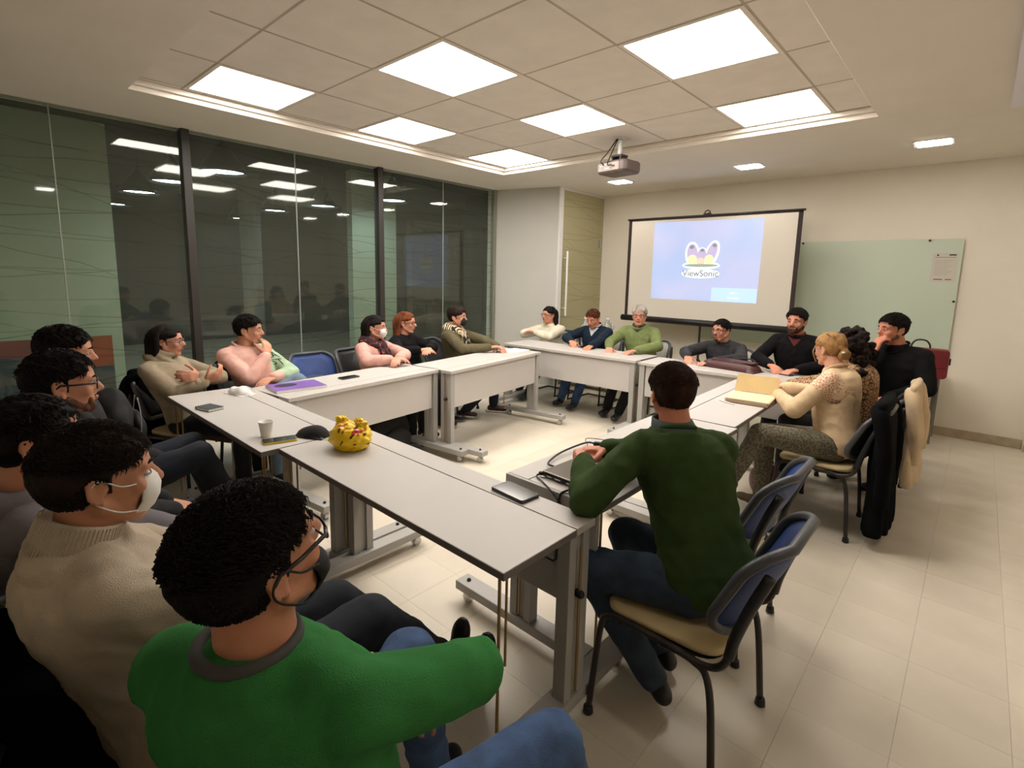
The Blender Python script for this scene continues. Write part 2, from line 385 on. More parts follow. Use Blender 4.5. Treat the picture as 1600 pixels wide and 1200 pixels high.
# ------------------------------------------------------------------ tables
def make_table(L, D, label, loc, rz, apron=False, rods=True, ext=(.33, .33), group='wheeled training tables set in a square'):
    """x along the length, y=0 the seated side, y=D the inner side"""
    t = thing('training_table', label, 'table', loc, rz, group)
    sp = D-.112
    ob('tabletop', MB().box(0, L, 0, sp, .715, .74), LAM, t, bevel=.0015)
    ob('top_strip', MB().box(0, L, sp+.006, D, .715, .74), LAM, t, bevel=.0015)
    ob('edge_band', MB().box(0, L, -.0015, 0, .716, .7385).box(-.0015, 0, 0, sp, .716, .7385).box(L, L+.0015, 0, sp, .716, .7385), LAMD, t)
    ob('modesty_panel', MB().box(.07, L-.07, D-.045, D-.027, .41, .714), LAM, t, bevel=.002)
    ob('cable_tray', MB().box(.08, L-.08, sp-.01, sp+.0, .60, .712).box(.08, L-.08, sp-.01, D-.05, .60, .606), STEEL, t)
    if apron: ob('end_panel', MB().box(-.018, 0, .01, D, .42, .739), STEEL, t, bevel=.002)
    for s, x in ((0, .012), (1, L-.012)):
        sg = 1 if s == 0 else -1
        xa, xb = sorted((x, x+sg*.05))
        c = ob('leg', MB().box(xa, xb, D-.125, D-.088, .105, .714).box(xa, xb, D-.05, D-.012, .105, .714).box(xa+.012, xb-.012, D-.09, D-.048, .105, .714), STEEL, t, bevel=.002)
        o = -.004 if s == 0 else .004
        xr = x+o
        ob('brass_rod', MB().cap((xr, D-.068, .13), (xr, D-.068, .66), .004), BRASS, c, smooth=True)
        ob('clamp_knob', MB().cap((xr-.006, D-.068, .49), (xr+.006, D-.068, .49), .014), BLK, c, smooth=True)
        xa, xb = sorted((x-sg*.008, x+sg*.075))
        f = ob('foot_bar', MB().box(xa, xb, .06, D+ext[s], .062, .105), STEEL, t, bevel=.004)
        xm = (xa+xb)/2
        for y in (.11, D+ext[s]-.05):
            ob('bolt', MB().cap((xm, y, .10), (xm, y, .109), .010), BLK, f, smooth=True)
            ob('caster', MB().cyl((xm-.016, y, .025), (xm+.016, y, .025), .024, 18).box(xm-.006, xm+.006, y-.01, y+.012, .025, .062), CHROME, f)
        if rods:
            xr = x+sg*.03
            ob('prop_rod', MB().cap((xr, .03, .11), (xr, .03, .714), .005).cap((xr+sg*.0, .06, .40), (xr, .06, .71), .004), BRASS, t, smooth=True)
    return t
HALF = math.pi/2
make_table(1.43, .475, 'grey table with cup, yellow-edged phone and small notebook, left of the yellow bag', (-3.72, .88, 0), 0)
make_table(1.405, .455, 'nearest grey table, with the yellow plastic bag and black tablet on it', (-2.28, .957, 0), 0)
def side_table(P, Q, D, label, **k):
    """table whose inner edge runs from P to Q, seated side to the left of P->Q"""
    dx, dy = Q[0]-P[0], Q[1]-P[1]; L = math.hypot(dx, dy); ux, uy = dx/L, dy/L
    # local x along Q->P so that local y (inner) points to the right of P->Q
    rz = math.atan2(-uy, -ux); yx, yy = -math.sin(rz), math.cos(rz)
    t = make_table(L, D, label, (Q[0]-yx*D, Q[1]-yy*D, 0), rz, **k); return t

side_table((-3.16, 1.40), (-3.325, 2.775), .47, 'grey table by the glass wall carrying the purple folder')
side_table((-3.185, 2.78), (-3.405, 4.24), .47, 'grey table in front of the women by the glass wall, nearest the pier')
def far_table(x0, x1, y0, y1, D, label, **k):
    """inner edge faces the camera, from (x0,y0) to (x1,y1)"""
    L = math.hypot(x1-x0, y1-y0); rz = math.atan2(y0-y1, x0-x1); yx, yy = -math.sin(rz), math.cos(rz)
    return make_table(L, D, label, (x1-yx*D, y1-yy*D, 0), rz, **k)
far_table(-4.16, -2.425, 4.45, 4.50, .50, 'far grey table where the white, navy and light green sweaters sit', ext=(.33, .17))
far_table(-2.375, -.985, 4.46, 4.52, .47, 'far grey table under the projection screen with the brown leather case', ext=(.07, .33))
make_table(1.36, .455, 'grey table carrying the closed laptop, before the man in olive sweater', (-.905, 1.505, 0), HALF, apron=True)
make_table(1.50, .44, 'grey table with the open binder, before the two women at right', (-.925, 2.885, 0), HALF+.03)

# ------------------------------------------------------------------ chairs
def bez(P, n=24):
    """Catmull-Rom through P"""
    P = [np.array(p, float) for p in P]; Q = [2*P[0]-P[1]]+P+[2*P[-1]-P[-2]]; out = []
    for i in range(1, len(Q)-2):
        for t in np.linspace(0, 1, 6, endpoint=False):
            a, b, c, d = Q[i-1:i+3]; out.append(.5*((2*b)+(-a+c)*t+(2*a-5*b+4*c-d)*t*t+(-a+3*b-3*c+d)*t**3))
    out.append(P[-1]); return out
def rrect(w, h, r, n=6):
    pts = []
    for cx, cy, a0 in ((w-r, h-r, 0), (-w+r, h-r, 90), (-w+r, -h+r, 180), (w-r, -h+r, 270)):
        for k in range(n): a = math.radians(a0+90*k/(n-1)); pts.append((cx+r*math.cos(a), cy+r*math.sin(a)))
    return pts
CH = {}
def make_chair(style):
    """faces +y, origin on the floor under the seat centre"""
    t = bpy.data.objects.new('visitor_chair', None); C.objects.link(t)
    # seat: rounded, dished pad
    pts = rrect(.205, .20, .075); rings = []
    for s, z in ((.93, .432), (1, .440), (1.0, .456), (.96, .464)): rings.append([(x*s*(1 if y > 0 else .94), y*s, z) for x, y in pts])
    top = [(x*.5, y*.5, .458) for x, y in pts]; rings.append(top)
    ob('seat', MB().loft(rings), SEATM, t, smooth=True)
    ob('seat_shell', MB().loft([[(x*.9, y*.9, .418) for x, y in pts], [(x*.98, y*.98, .432) for x, y in pts]]), BLK, t)
    for s in (-1, 1):
        if style != 'sled':
            ob('leg', MB().tube(bez([(s*.235, .215, .012), (s*.222, .19, .36), (s*.214, .165, .425), (s*.212, .11, .436), (s*.212, -.10, .430)]), .0115, 10), BLACKM, t, smooth=True)
            ob('leg', MB().tube(bez([(s*.212, -.02, .424), (s*.214, -.13, .424), (s*.222, -.19, .36), (s*.235, -.225, .012)]), .0115, 10), BLACKM, t, smooth=True)
            for y in (.215, -.225): ob('foot_cap', MB().lathe([(.015, 0), (.019, .004), (.016, .03), (.0125, .034)], (s*.235, y, 0), 12), BLK, t, smooth=True)
        else:
            ob('leg', MB().tube(bez([(s*.215, -.19, .43), (s*.215, .13, .436), (s*.22, .19, .40), (s*.228, .23, .06), (s*.228, .20, .014), (s*.228, -.22, .012)]), .011, 10), BLACKM, t, smooth=True)
    ob('cross_bar', MB().cyl((-.21, .12, .418), (.21, .12, .418), .009, 10).cyl((-.21, -.12, .418), (.21, -.12, .418), .009, 10), BLACKM, t)
    if style == 'sled': ob('floor_bar', MB().cyl((-.228, -.21, .014), (.228, -.21, .014), .010, 10), BLACKM, t)
    for s in (-1, 1):
        ob('back_tube', MB().tube(bez([(s*.205, -.06, .424), (s*.215, -.17, .428), (s*.218, -.225, .47), (s*.218, -.24, .56)]), .0115, 10), BLACKM, t, smooth=True)
    # backrest: curved blue shell with a thick grey rim
    def bp(x, z): return (x, -.243-.14*((z-.55)/.33)**1.3+.09*(x/.22)**2*-1*-1 if z >= .55 else -.243+.09*(x/.22)**2, z)
    W, Hh, zc = .215, .165, .70
    pts = rrect(W, Hh, .09, 8); front = []; fc = []
    M_ = MB(); n = len(pts)
    ringsA = [[bp(x*s, zc+y*s) for x, y in pts] for s in (.02, .35, .65, .95)]
    v = []; f = []
    for r in ringsA: v += r
    for i in range(3):
        for j in range(n): k = (j+1) % n; f.append((i*n+j, i*n+k, (i+1)*n+k, (i+1)*n+j))
    vv = np.array(v); back = vv-np.array([0, .008, 0]); m = len(v)
    f2 = [tuple(reversed([q+m for q in p])) for p in f]; side = [(3*n+j, 3*n+(j+1) % n, m+3*n+(j+1) % n, m+3*n+j) for j in range(n)]
    c1 = [tuple(range(n-1, -1, -1)), tuple(range(m, m+n))]
    M_.add(np.concatenate([vv, back]), f+f2+side+c1)
    ob('backrest', M_, {'four': BLUE, 'black': BLK, 'sled': mat('pale_grey_plastic', (176, 172, 164), .5)}[style], t, smooth=True)
    rim = [np.array(bp(x, zc+y))-np.array([0, .004, 0]) for x, y in pts]
    ob('backrest_rim', MB().tube(rim, .0165, 10, closed=True), RIMM, t, smooth=True)
    pocket = [(x, y) for x, y in rrect(.12, .055, .05, 6)]
    if style == 'four': ob('mesh_patch', MB().loft([[np.array(bp(x*s, .60+y*s))+np.array([0, o, 0]) for x, y in pocket] for s, o in ((1, -.011), (1, .003), (.3, .003))]), BLUEG, t)
    for s in (-1, 1): ob('back_sleeve', MB().tube(bez([(s*.218, -.236, .50), (s*.219, -.25, .58), (s*.222, -.285, .70), (s*.205, -.32, .80)]), [.016]*19, 10), BLK, t, smooth=True)
    return t
def chair(x, y, a, label, style='four', group='blue-backed visitor chairs', z=0):
    """a: facing angle, 0 = +y, positive towards +x"""
    if style not in CH: t = CH[style] = make_chair(style)
    else: t = copy_tree(CH[style])
    t.location = (x, y, z); t.rotation_euler.z = -a; t.scale = (1, 1, .93)
    tag(t, label, 'chair', group); return t
chair(-.655, 1.65, -HALF, 'blue-backed chair under the man in the olive sweater, nearest the camera')
chair(-.79, 2.25, -HALF, 'empty blue-backed chair just beyond the olive sweater man')
chair(-.66, 3.75, -HALF, 'chair with beige seat under the blonde woman at right, dark coat on it', 'black')
chair(-.60, 4.36, -HALF, 'chair under the curly-haired woman, cream coat over its back', 'black')
chair(-4.10, 2.16, HALF, 'empty blue-backed chair against the glass, right of the pink sweatshirt')
chair(-3.76, .52, .1, 'empty beige-seated chair left of the taupe cowl-neck woman')
chair(-4.05, 1.10, 1.15, 'chair under the woman in the taupe cowl-neck sweater', 'black')
chair(-4.10, 1.62, 1.25, 'chair under the man in the pink and mint sweatshirt', 'black')
chair(-4.14, 2.66, 1.3, 'chair under the woman in the light pink sweater', 'black')
chair(-4.40, 3.22, 1.35, 'chair under the blonde woman in black by the glass', 'black')
chair(-4.30, 3.76, 1.25, 'chair under the woman with the zebra-print scarf', 'black')
chair(-4.13, 5.40, math.pi, 'black sled chair under the woman in the white sweater', 'sled')
chair(-3.48, 5.42, math.pi, 'black sled chair under the man in the navy sweater', 'sled')
chair(-2.84, 5.42, math.pi, 'black sled chair under the grey-haired man in light green', 'sled')
chair(-1.90, 5.42, math.pi, 'black sled chair under the man in the dark jacket', 'sled')
chair(-1.20, 5.42, math.pi, 'black sled chair under the bearded man in the black V-neck', 'sled')
chair(-.50, 5.04, math.pi+.12, 'chair under the man in black resting his chin on his hand', 'black')
chair(-.74, .30, -.45, 'chair under the man in the bright green sweater')
chair(-1.28, .18, -.05, 'chair under the man in the cream turtleneck with white mask')
chair(-1.78, .16, .0, 'chair under the man in the grey hoodie')
chair(-2.30, .24, .05, 'chair under the man with black glasses and moustache')
chair(-2.95, .26, .1, 'chair under the man at the far left, next to the glass')

# ------------------------------------------------------------------ projection screen on its tripod
t = thing('projection_screen', 'white portable projection screen on a black tripod before the glass board', 'screen', (-2.56, 6.32, 0))
sx0, sx1, sz0, sz1 = -1.055, 1.045, 1.035, 2.31
SCR = mat('screen_fabric', (222, 214, 200), .9, bump=.05)
ob('fabric', MB().box(sx0+.045, sx1-.045, -.003, .003, sz0, sz1-.02), SCR, t)
ob('black_border', MB().box(sx0, sx0+.045, -.0045, .0045, sz0, sz1).box(sx1-.045, sx1, -.0045, .0045, sz0, sz1).box(sx0, sx1, -.0045, .0045, sz1-.02, sz1), mat('border_brown', (48, 34, 30), .7), t)
ob('top_bar', MB().cyl((sx0-.02, 0, sz1+.005), (sx1+.02, 0, sz1+.005), .012, 12), BLACKM, t, smooth=True)
ob('casing', MB().cyl((sx0-.04, 0, sz0-.03), (sx1+.03, 0, sz0-.03), .040, 16), BLK, t, smooth=True)
ob('hook', MB().tube([(-.03, 0, sz1+.02), (-.03, 0, sz1+.05), (0, 0, sz1+.065), (.03, 0, sz1+.05), (.03, 0, sz1+.02)], .008).box(-.045, .045, -.015, .015, sz1+.01, sz1+.03), BLACKM, t)
ob('pole', MB().cyl((.0, .035, .28), (.0, .035, sz1+.04), .014, 12), BLACKM, t)
for k in range(3):
    a = 2*math.pi*k/3+.5
    ob('tripod_leg', MB().cap((0, .035, .55), (math.cos(a)*.42, .035+math.sin(a)*.36, .012), .011), BLACKM, t, smooth=True)
# the projected picture (light thrown on the cloth) with its emblem and lettering
def glow(name, c, s):
    m = bpy.data.materials.new(name); m.use_nodes = True; b = m.node_tree.nodes['Principled BSDF']
    b.inputs['Base Color'].default_value = (.25, .25, .25, 1); b.inputs['Emission Color'].default_value = lin(c)+(1,); b.inputs['Emission Strength'].default_value = s; b.inputs['Roughness'].default_value = .9; return m
PIC = glow('projected_blue', (196, 208, 255), .78)
nt = PIC.node_tree; N = nt.nodes; L = nt.links; tc = N.new('ShaderNodeTexCoord'); nz = N.new('ShaderNodeTexNoise'); nz.inputs['Scale'].default_value = 1.6; nz.inputs['Detail'].default_value = 1
L.new(tc.outputs['Object'], nz.inputs[0]); rp = N.new('ShaderNodeValToRGB'); e = rp.color_ramp.elements; e[0].position = .4; e[0].color = lin((178, 204, 255))+(1,); e[1].position = .6; e[1].color = lin((202, 210, 255))+(1,)
L.new(nz.outputs['Fac'], rp.inputs[0]); L.new(rp.outputs[0], N['Principled BSDF'].inputs['Emission Color'])
px0, px1, pz0, pz1 = -.675, .66, 1.285, 2.262
pic = ob('projected_image', MB().add([(px0, -.0045, pz0), (px1-.01, -.0045, pz0-.005), (px1, -.0045, pz1-.015), (px0-.008, -.0045, pz1), (px0, -.0035, pz0), (px1-.01, -.0035, pz0-.005), (px1, -.0035, pz1-.015), (px0-.008, -.0035, pz1)], [(0, 1, 2, 3), (7, 6, 5, 4), (0, 4, 5, 1), (1, 5, 6, 2), (2, 6, 7, 3), (3, 7, 4, 0)]), PIC, t)
ob('info_box', MB().box(.12, px1-.012, -.0055, -.005, pz0-.0, pz0+.165), glow('box_blue', (190, 226, 255), .95), pic)
def flat_poly(P, y=-.006): return MB().prism([(x, z) for x, z in P], 0, .0006, Matrix(((1, 0, 0, 0), (0, 0, -1, y), (0, 1, 0, 0), (0, 0, 0, 1))))
def oval(cx, cz, rx, rz_, rot=0, n=24):
    return [(cx+rx*math.cos(a)*math.cos(rot)-rz_*math.sin(a)*math.sin(rot), cz+rx*math.cos(a)*math.sin(rot)+rz_*math.sin(a)*math.cos(rot)) for a in [2*math.pi*k/n for k in range(n)]]
GW, GG, GP, GY, GO, GK = glow('g_white', (244, 250, 255), 1.0), glow('g_green', (150, 178, 150), .7), glow('g_lilac', (200, 180, 226), .85), glow('g_yellow', (240, 238, 180), .95), glow('g_peach', (250, 214, 178), .95), glow('g_grey', (120, 132, 150), .7)
ex, ez = -.035, 1.83
glass_ = None; halo = MB()
for P in (oval(ex-.115, ez+.02, .092, .155, .10), oval(ex+.005, ez-.02, .085, .125), oval(ex+.125, ez+.025, .085, .165, -.30), oval(ex, ez-.115, .235, .05)): 
    v = flat_poly(P, -.0052-.0002*len(halo.f)/26); halo.add(v.v[0], v.f)
ob('emblem_halo', halo, GW, pic)
for nm, P, m_ in (('bird', oval(ex-.115, ez+.025, .068, .125, .10), GP), ('bird', oval(ex+.005, ez-.01, .060, .100), GP), ('bird', oval(ex+.125, ez+.035, .058, .130, -.30), GP)):
    b_ = ob(nm, flat_poly(P, -.0070), m_, pic)
for P, m_ in ((oval(ex-.112, ez-.045, .062, .062), GY), (oval(ex-.005, ez-.065, .052, .045), GO), (oval(ex+.098, ez-.045, .058, .060), GY)): ob('bird_belly', flat_poly(P, -.0078), m_, pic)
for P in (oval(ex-.125, ez+.11, .030, .022, .2), oval(ex+.01, ez+.07, .028, .02), oval(ex+.155, ez+.125, .028, .022, -.3)): ob('bird_head_mark', flat_poly(P, -.0086), GK, pic)
ob('branch', flat_poly(oval(ex, ez-.115, .215, .018), -.0094), GG, pic)
def letters(txt, size, x, z, y, m, parent, name='lettering'):
    me = text_mesh(txt, size); me.transform(Matrix(((1, 0, 0, x), (0, 0, -1, y), (0, 1, 0, z), (0, 0, 0, 1)))); me.materials.clear(); me.materials.append(m); return link(name, me, parent)
ob('word_halo', flat_poly(oval(ex, ez-.215, .24, .06), -.0056), GW, pic)
letters('ViewSonic', .108, ex, ez-.215, -.0066, glow('g_ink', (66, 78, 98), .35), pic)
letters('INPUT', .034, .385, pz0+.105, -.0066, GW, pic); letters('No signal', .036, .385, pz0+.05, -.0066, GW, pic)

# glass writing board on the far wall, with a printed notice
t = thing('glass_board', 'large frosted green glass writing board on the far wall', 'whiteboard', (0, YS-.006, 0))
ob('glass_sheet', MB().box(-2.72, -.185, -.034, -.026, .77, 2.0), mat('green_glass', (200, 212, 192), .28, spec=.6), t, bevel=.001)
for x, z in ((-.45, 1.985), (-.20, 1.38), (-.45, .785), (-1.6, 1.985), (-2.5, 1.985), (-1.6, .785), (-2.5, .785)): ob('standoff', MB().cyl((x, 0, z), (x, -.045, z), .012, 12), BLACKM, t)
nt_ = thing('notice', 'sheet of printed notice taped to the corner of the glass board', 'paper', (-.313, YS-.0425, 1.715))
ob('sheet', MB().box(-.10, .10, -.001, 0, -.145, .145), mat('notice_paper', (206, 200, 186), .8), nt_)
INK = mat('ink', (70, 66, 60), .8); m = MB()
for k in range(9): m.box(-.075, .07-.02*(k % 3), -.0016, -.001, .07-.018*k, .073-.018*k)
ob('text_lines', m, mat('ink_faint', (160, 152, 140), .8), nt_)
ob('header_bar', MB().box(-.08, .08, -.0016, -.001, .10, .104).box(.03, .085, -.0018, -.001, .118, .132).box(-.065, -.05, -.0018, -.001, .115, .132).box(-.07, .0, -.0018, -.001, -.122, -.114).box(.02, .07, -.0018, -.001, -.122, -.114), INK, nt_)
s_ = thing('wall_socket', 'small white socket plate on the far wall left of the screen', 'socket', (-3.86, YS, 1.02))
ob('plate', MB().box(-.04, .04, -.01, 0, -.06, .06), WHITEPL, s_, bevel=.003); ob('socket_face', MB().box(-.022, .022, -.014, -.01, -.04, .04), mat('socket_grey', (190, 186, 176), .5), s_, bevel=.002)

# ceiling projector
t = thing('projector', 'dark grey projector hanging from the ceiling tiles on a white pipe', 'projector', (-2.62, 4.33, 0), -.12)
PB_ = mat('projector_brown', (84, 70, 66), .45); PG = mat('projector_grey', (136, 126, 118), .5)
ob('ceiling_plate', MB().lathe([(.06, 2.805), (.06, 2.8165)], seg=20), WHITEPL, t)
ob('pipe', MB().cyl((0, 0, 2.66), (0, 0, 2.81), .022, 16), WHITEPL, t, smooth=True)
ob('mount_arm', MB().box(-.06, .06, -.05, .05, 2.645, 2.665).box(-.05, -.04, -.05, .05, 2.60, 2.65).box(.04, .05, -.05, .05, 2.60, 2.65), BLACKM, t, bevel=.003)
pts = rrect(.165, .13, .045, 6)
ob('body', MB().loft([[(x*.93, y*.93, 2.497) for x, y in pts], [(x, y, 2.515) for x, y in pts], [(x, y, 2.585) for x, y in pts], [(x*.93, y*.9, 2.602) for x, y in pts]]), PB_, t, smooth=False, bevel=.003)
ob('port_panel', MB().box(-.135, .10, -.1335, -.128, 2.512, 2.585), PG, t, bevel=.002)
for x, z, w_, h_ in ((-.10, 2.56, .022, .008), (-.05, 2.572, .014, .01), (-.03, 2.535, .05, .006), (-.11, 2.535, .012, .008), (.04, 2.55, .03, .014)): ob('port', MB().box(x-w_/2, x+w_/2, -.136, -.133, z-h_/2, z+h_/2), WHITEPL if x < 0 else BLK, t)
ob('lens', MB().cyl((.08, .128, 2.55), (.08, .150, 2.55), .034, 20), BLK, t)
ob('badge', MB().box(-.02, .03, -.115, -.10, 2.4955, 2.4975), PG, t)
ob('cable', MB().tube(bez([(-.07, -.135, 2.57), (-.075, -.17, 2.60), (-.04, -.12, 2.68), (-.01, -.03, 2.81)]), .005, 6).tube(bez([(.02, -.135, 2.56), (.0, -.17, 2.56), (-.02, -.10, 2.66), (0, -.03, 2.81)]), .005, 6), BLK, t, smooth=True)
# desk by the far wall with the burgundy bag
t = thing('side_desk', 'narrow dark-topped desk with grey legs by the glass board', 'desk', (-.62, 6.12, 0))
ob('desktop', MB().box(-.42, .42, -.22, .62, .655, .69), mat('dark_top', (58, 50, 50), .45), t, bevel=.003)
for x in (-.38, .39):
    for y in (.25 if x > 0 else -.18, .58): ob('leg', MB().box(x-.018, x+.018, y-.02, y+.02, 0, .655), mat('desk_leg', (120, 114, 104), .5), t, bevel=.003)
ob('stretcher', MB().box(-.38, .39, .27, .30, .24, .27), MATS['desk_leg'], t)
BURG = mat('burgundy_leather', (112, 30, 36), .45, var=.12, vscale=7, bump=.2, bscale=90)
t = thing('briefcase', 'burgundy leather briefcase with a round black handle on the side desk', 'bag', (-.365, 6.10, .69), .05)
pts = rrect(.215, .135, .035, 6)
ob('body', MB().prism([(x, y+.135) for x, y in pts], -.055, .055, Matrix(((1, 0, 0, 0), (0, 0, -1, 0), (0, 1, 0, 0), (0, 0, 0, 1)))), BURG, t, bevel=.012)
ob('handle', MB().tube(bez([(-.07, 0, .262), (-.065, 0, .30), (-.04, 0, .335), (0, 0, .345), (.04, 0, .335), (.065, 0, .30), (.07, 0, .262)]), .008, 10), mat('handle_dark', (38, 22, 22), .5), t, smooth=True)
ob('flap', MB().box(-.20, .20, -.060, -.055, .10, .262), BURG, t, bevel=.003)
ob('strap_end', MB().box(.213, .228, -.02, .02, .13, .19), MATS['handle_dark'], t, bevel=.003)
# ------------------------------------------------------------------ things on the tables
TT = .7405
t = thing('paper_cup', 'small white paper cup on the left grey table', 'cup', (-2.50, .99, TT))
ob('cup_wall', MB().lathe([(.024, .0), (.0245, .002), (.033, .072), (.0345, .073), (.0345, .076), (.0315, .076), (.0228, .006), (.0, .006)], seg=28), WHITEPL, t, smooth=True)
ob('drink', MB().lathe([(.027, .035), (.027, .036)], seg=20), mat('coffee', (74, 48, 32), .3), t)
def phone(name, label, x, y, rz, w_=.036, l=.075, h=.009, m=BLK, z=TT, cat='phone', edge=None):
    t = thing(name, label, cat, (x, y, z), rz)
    P = rrect(w_, l, .010, 5)
    ob('case', MB().prism(P, 0, h), edge or DARKP, t, bevel=.0015); ob('glass', MB().prism([(a*.955, b*.975) for a, b in P], h, h+.001), mat('phone_glass', (14, 15, 18), .12, spec=.8), t)
    return t
YEL = mat('yellow_case', (226, 196, 70), .5)
p = phone('mobile_phone', 'black phone in a yellow-edged case on the left grey table', -2.385, 1.005, -1.45+.0, edge=YEL); p.rotation_euler.z = -.25
t = thing('face_mask', 'black cloth face mask folded on the left grey table', 'mask', (-2.36, 1.16, TT), .5)
def heightfield(fn, nx, ny, x0, x1, y0, y1, mask=None):
    v = []; f = []
    for i in range(nx):
        for j in range(ny):
            x = x0+(x1-x0)*i/(nx-1); y = y0+(y1-y0)*j/(ny-1); v.append((x, y, fn(x, y)))
    for i in range(nx-1):
        for j in range(ny-1): a = i*ny+j; f.append((a, a+1, a+ny+1, a+ny))
    b = len(v); v2 = [(x, y, 0) for x, y, z in v]; f2 = [tuple(reversed([q+b for q in p])) for p in f]
    e = [(i*ny, (i+1)*ny, b+(i+1)*ny, b+i*ny) for i in range(nx-1)]+[(i*ny+ny-1, b+i*ny+ny-1, b+(i+1)*ny+ny-1, (i+1)*ny+ny-1) for i in range(nx-1)]
    e += [(j, b+j, b+j+1, j+1) for j in range(ny-1)]+[((nx-1)*ny+j, (nx-1)*ny+j+1, b+(nx-1)*ny+j+1, b+(nx-1)*ny+j) for j in range(ny-1)]
    return MB().add(v+v2, f+f2+e)
def dome(a, b, h, p=.6): return lambda x, y: max(.002, h*max(0, 1-(x/a)**2-(y/b)**2)**p)
ob('cloth', heightfield(lambda x, y: dome(.085, .06, .05)(x, y)+.004*math.sin(40*x)*(1 if abs(x) < .07 else 0), 30, 24, -.085, .085, -.06, .06), mat('black_cloth', (26, 25, 27), .9, bump=.4), t, smooth=True)
ob('ear_loop', MB().tube(bez([(.05, -.03, .004), (.11, -.05, .004), (.135, -.01, .004), (.11, .02, .004), (.06, .02, .006)]), .0018, 6), WHITEPL, t, smooth=True)
t = thing('pocket_notebook', 'small dark grey notebook on the outer edge of the left table', 'notebook', (-3.22, .965, TT), .25)
ob('cover', MB().box(-.065, .065, -.045, .045, 0, .002).box(-.065, .065, -.045, .045, .014, .016).box(-.067, -.065, -.045, .045, 0, .016), DARKP, t, bevel=.001)
ob('pages', MB().box(-.063, .062, -.043, .043, .002, .014), WHITEP, t)
t = thing('cloth_mask', 'crumpled white face mask beside the purple folder', 'mask', (-3.50, 1.235, TT), .2)
ob('cloth', heightfield(lambda x, y: dome(.10, .055, .048, .5)(x, y)+(.006*math.sin(60*x+30*y) if abs(x) < .08 and abs(y) < .04 else 0), 34, 22, -.10, .10, -.055, .055), mat('mask_white', (228, 226, 222), .85), t, smooth=True)
ob('ear_loop', MB().tube(bez([(-.06, .03, .004), (-.12, .05, .004), (-.15, .0, .004), (-.10, -.04, .004)]), .0018, 6), WHITEPL, t, smooth=True)
PUR = mat('purple_cover', (122, 84, 168), .45, var=.1, vscale=5)
t = thing('purple_folder', 'purple folder with dark oval print on the glass-side table', 'folder', (-3.44, 1.58, TT), -.10)
ob('cover', MB().box(-.12, .12, -.17, .17, .016, .018), PUR, t, bevel=.001); ob('pages', MB().box(-.118, .122, -.168, .168, 0, .016), WHITEP, t)
ob('printed_oval', MB().prism(oval(-.03, -.06, .05, .075), .018, .0188), mat('dark_violet', (44, 20, 58), .5), t)
phone('mobile_phone', 'black phone lying alone on the glass-side table before the blue chair', -3.50, 2.02, .10, w_=.036, l=.078)
t = thing('paper_sheet', 'white sheet of paper at the corner of the tables by the pier', 'paper', (-3.66, 4.10, TT), .1)
ob('sheet', MB().box(-.105, .105, -.148, .148, 0, .0008), WHITEP, t); ob('fold', MB().box(-.105, .105, .0, .002, .0008, .0012), mat('fold_grey', (200, 198, 190), .8), t)
# big black tablet phone lying across the near strip
phone('tablet', 'black tablet lying at the edge of the nearest table', -1.20, 1.365, 1.40, w_=.047, l=.085, h=.011, cat='tablet').rotation_euler.z = 1.50
# crumpled yellow plastic bag
def noise3(P, k, seed=0):
    r = np.random.RandomState(seed); out = np.zeros(len(P))
    for i in range(7):
        d = r.normal(size=3); d /= np.linalg.norm(d); out += np.sin((P@d)*k*(.6+.9*r.rand())+r.rand()*6.28+1.3*np.sin((P@r.normal(size=3))*k*.4))
    return out/7
def crumpled(c, r, amp, k, seed):
    m = MB().ell((0, 0, 0), (1, 1, 1), seg=64, ring=44); v = m.v[0]
    d = 1+amp*np.abs(noise3(v, k, seed))*2.0-amp*.6+amp*.6*noise3(v, k*2.5, seed+3)
    v = v*d[:, None]*np.array(r); v[:, 2] = np.maximum(v[:, 2], -r[2]*.82); v += np.array(c); m.v[0] = v; return m
m = bpy.data.materials.new('yellow_bag_print'); m.use_nodes = True; nt = m.node_tree; N = nt.nodes; L = nt.links; b = N['Principled BSDF']; b.inputs['Roughness'].default_value = .3; b.inputs['Subsurface Weight'].default_value = .15; b.inputs['Subsurface Radius'].default_value = (.03, .02, .005)
tc = N.new('ShaderNodeTexCoord'); base = lin((248, 206, 20))+(1,)
prev = None
for sc_, thr, col, off in ((13, .665, (206, 60, 20), 0), (24, .685, (60, 26, 20), 5)):
    mp = N.new('ShaderNodeMapping'); mp.inputs['Location'].default_value = (off, off, off); mp.inputs['Scale'].default_value = (1.9, .8, 1.0); mp.inputs['Rotation'].default_value = (.5, .6, .4); L.new(tc.outputs['Object'], mp.inputs[0])
    nz = N.new('ShaderNodeTexNoise'); nz.inputs['Scale'].default_value = sc_; nz.inputs['Detail'].default_value = 1; L.new(mp.outputs[0], nz.inputs[0])
    g_ = N.new('ShaderNodeMath'); g_.operation = 'GREATER_THAN'; g_.inputs[1].default_value = thr-.03; L.new(nz.outputs['Fac'], g_.inputs[0])
    mx = N.new('ShaderNodeMix'); mx.data_type = 'RGBA'; mx.inputs['B'].default_value = lin(col)+(1,)
    if prev is None: mx.inputs['A'].default_value = base
    else: L.new(prev, mx.inputs['A'])
    L.new(g_.outputs[0], mx.inputs['Factor']); prev = mx.outputs['Result']
L.new(prev, b.inputs['Base Color']); YBAG = m
t = thing('plastic_bag', 'crumpled yellow plastic bag with red and brown print on the nearest table', 'bag', (-2.075, 1.20, TT+.053))
ob('pouch', crumpled((0, 0, 0), (.106, .092, .072), .11, 8.5, 15), YBAG, t, smooth=True)
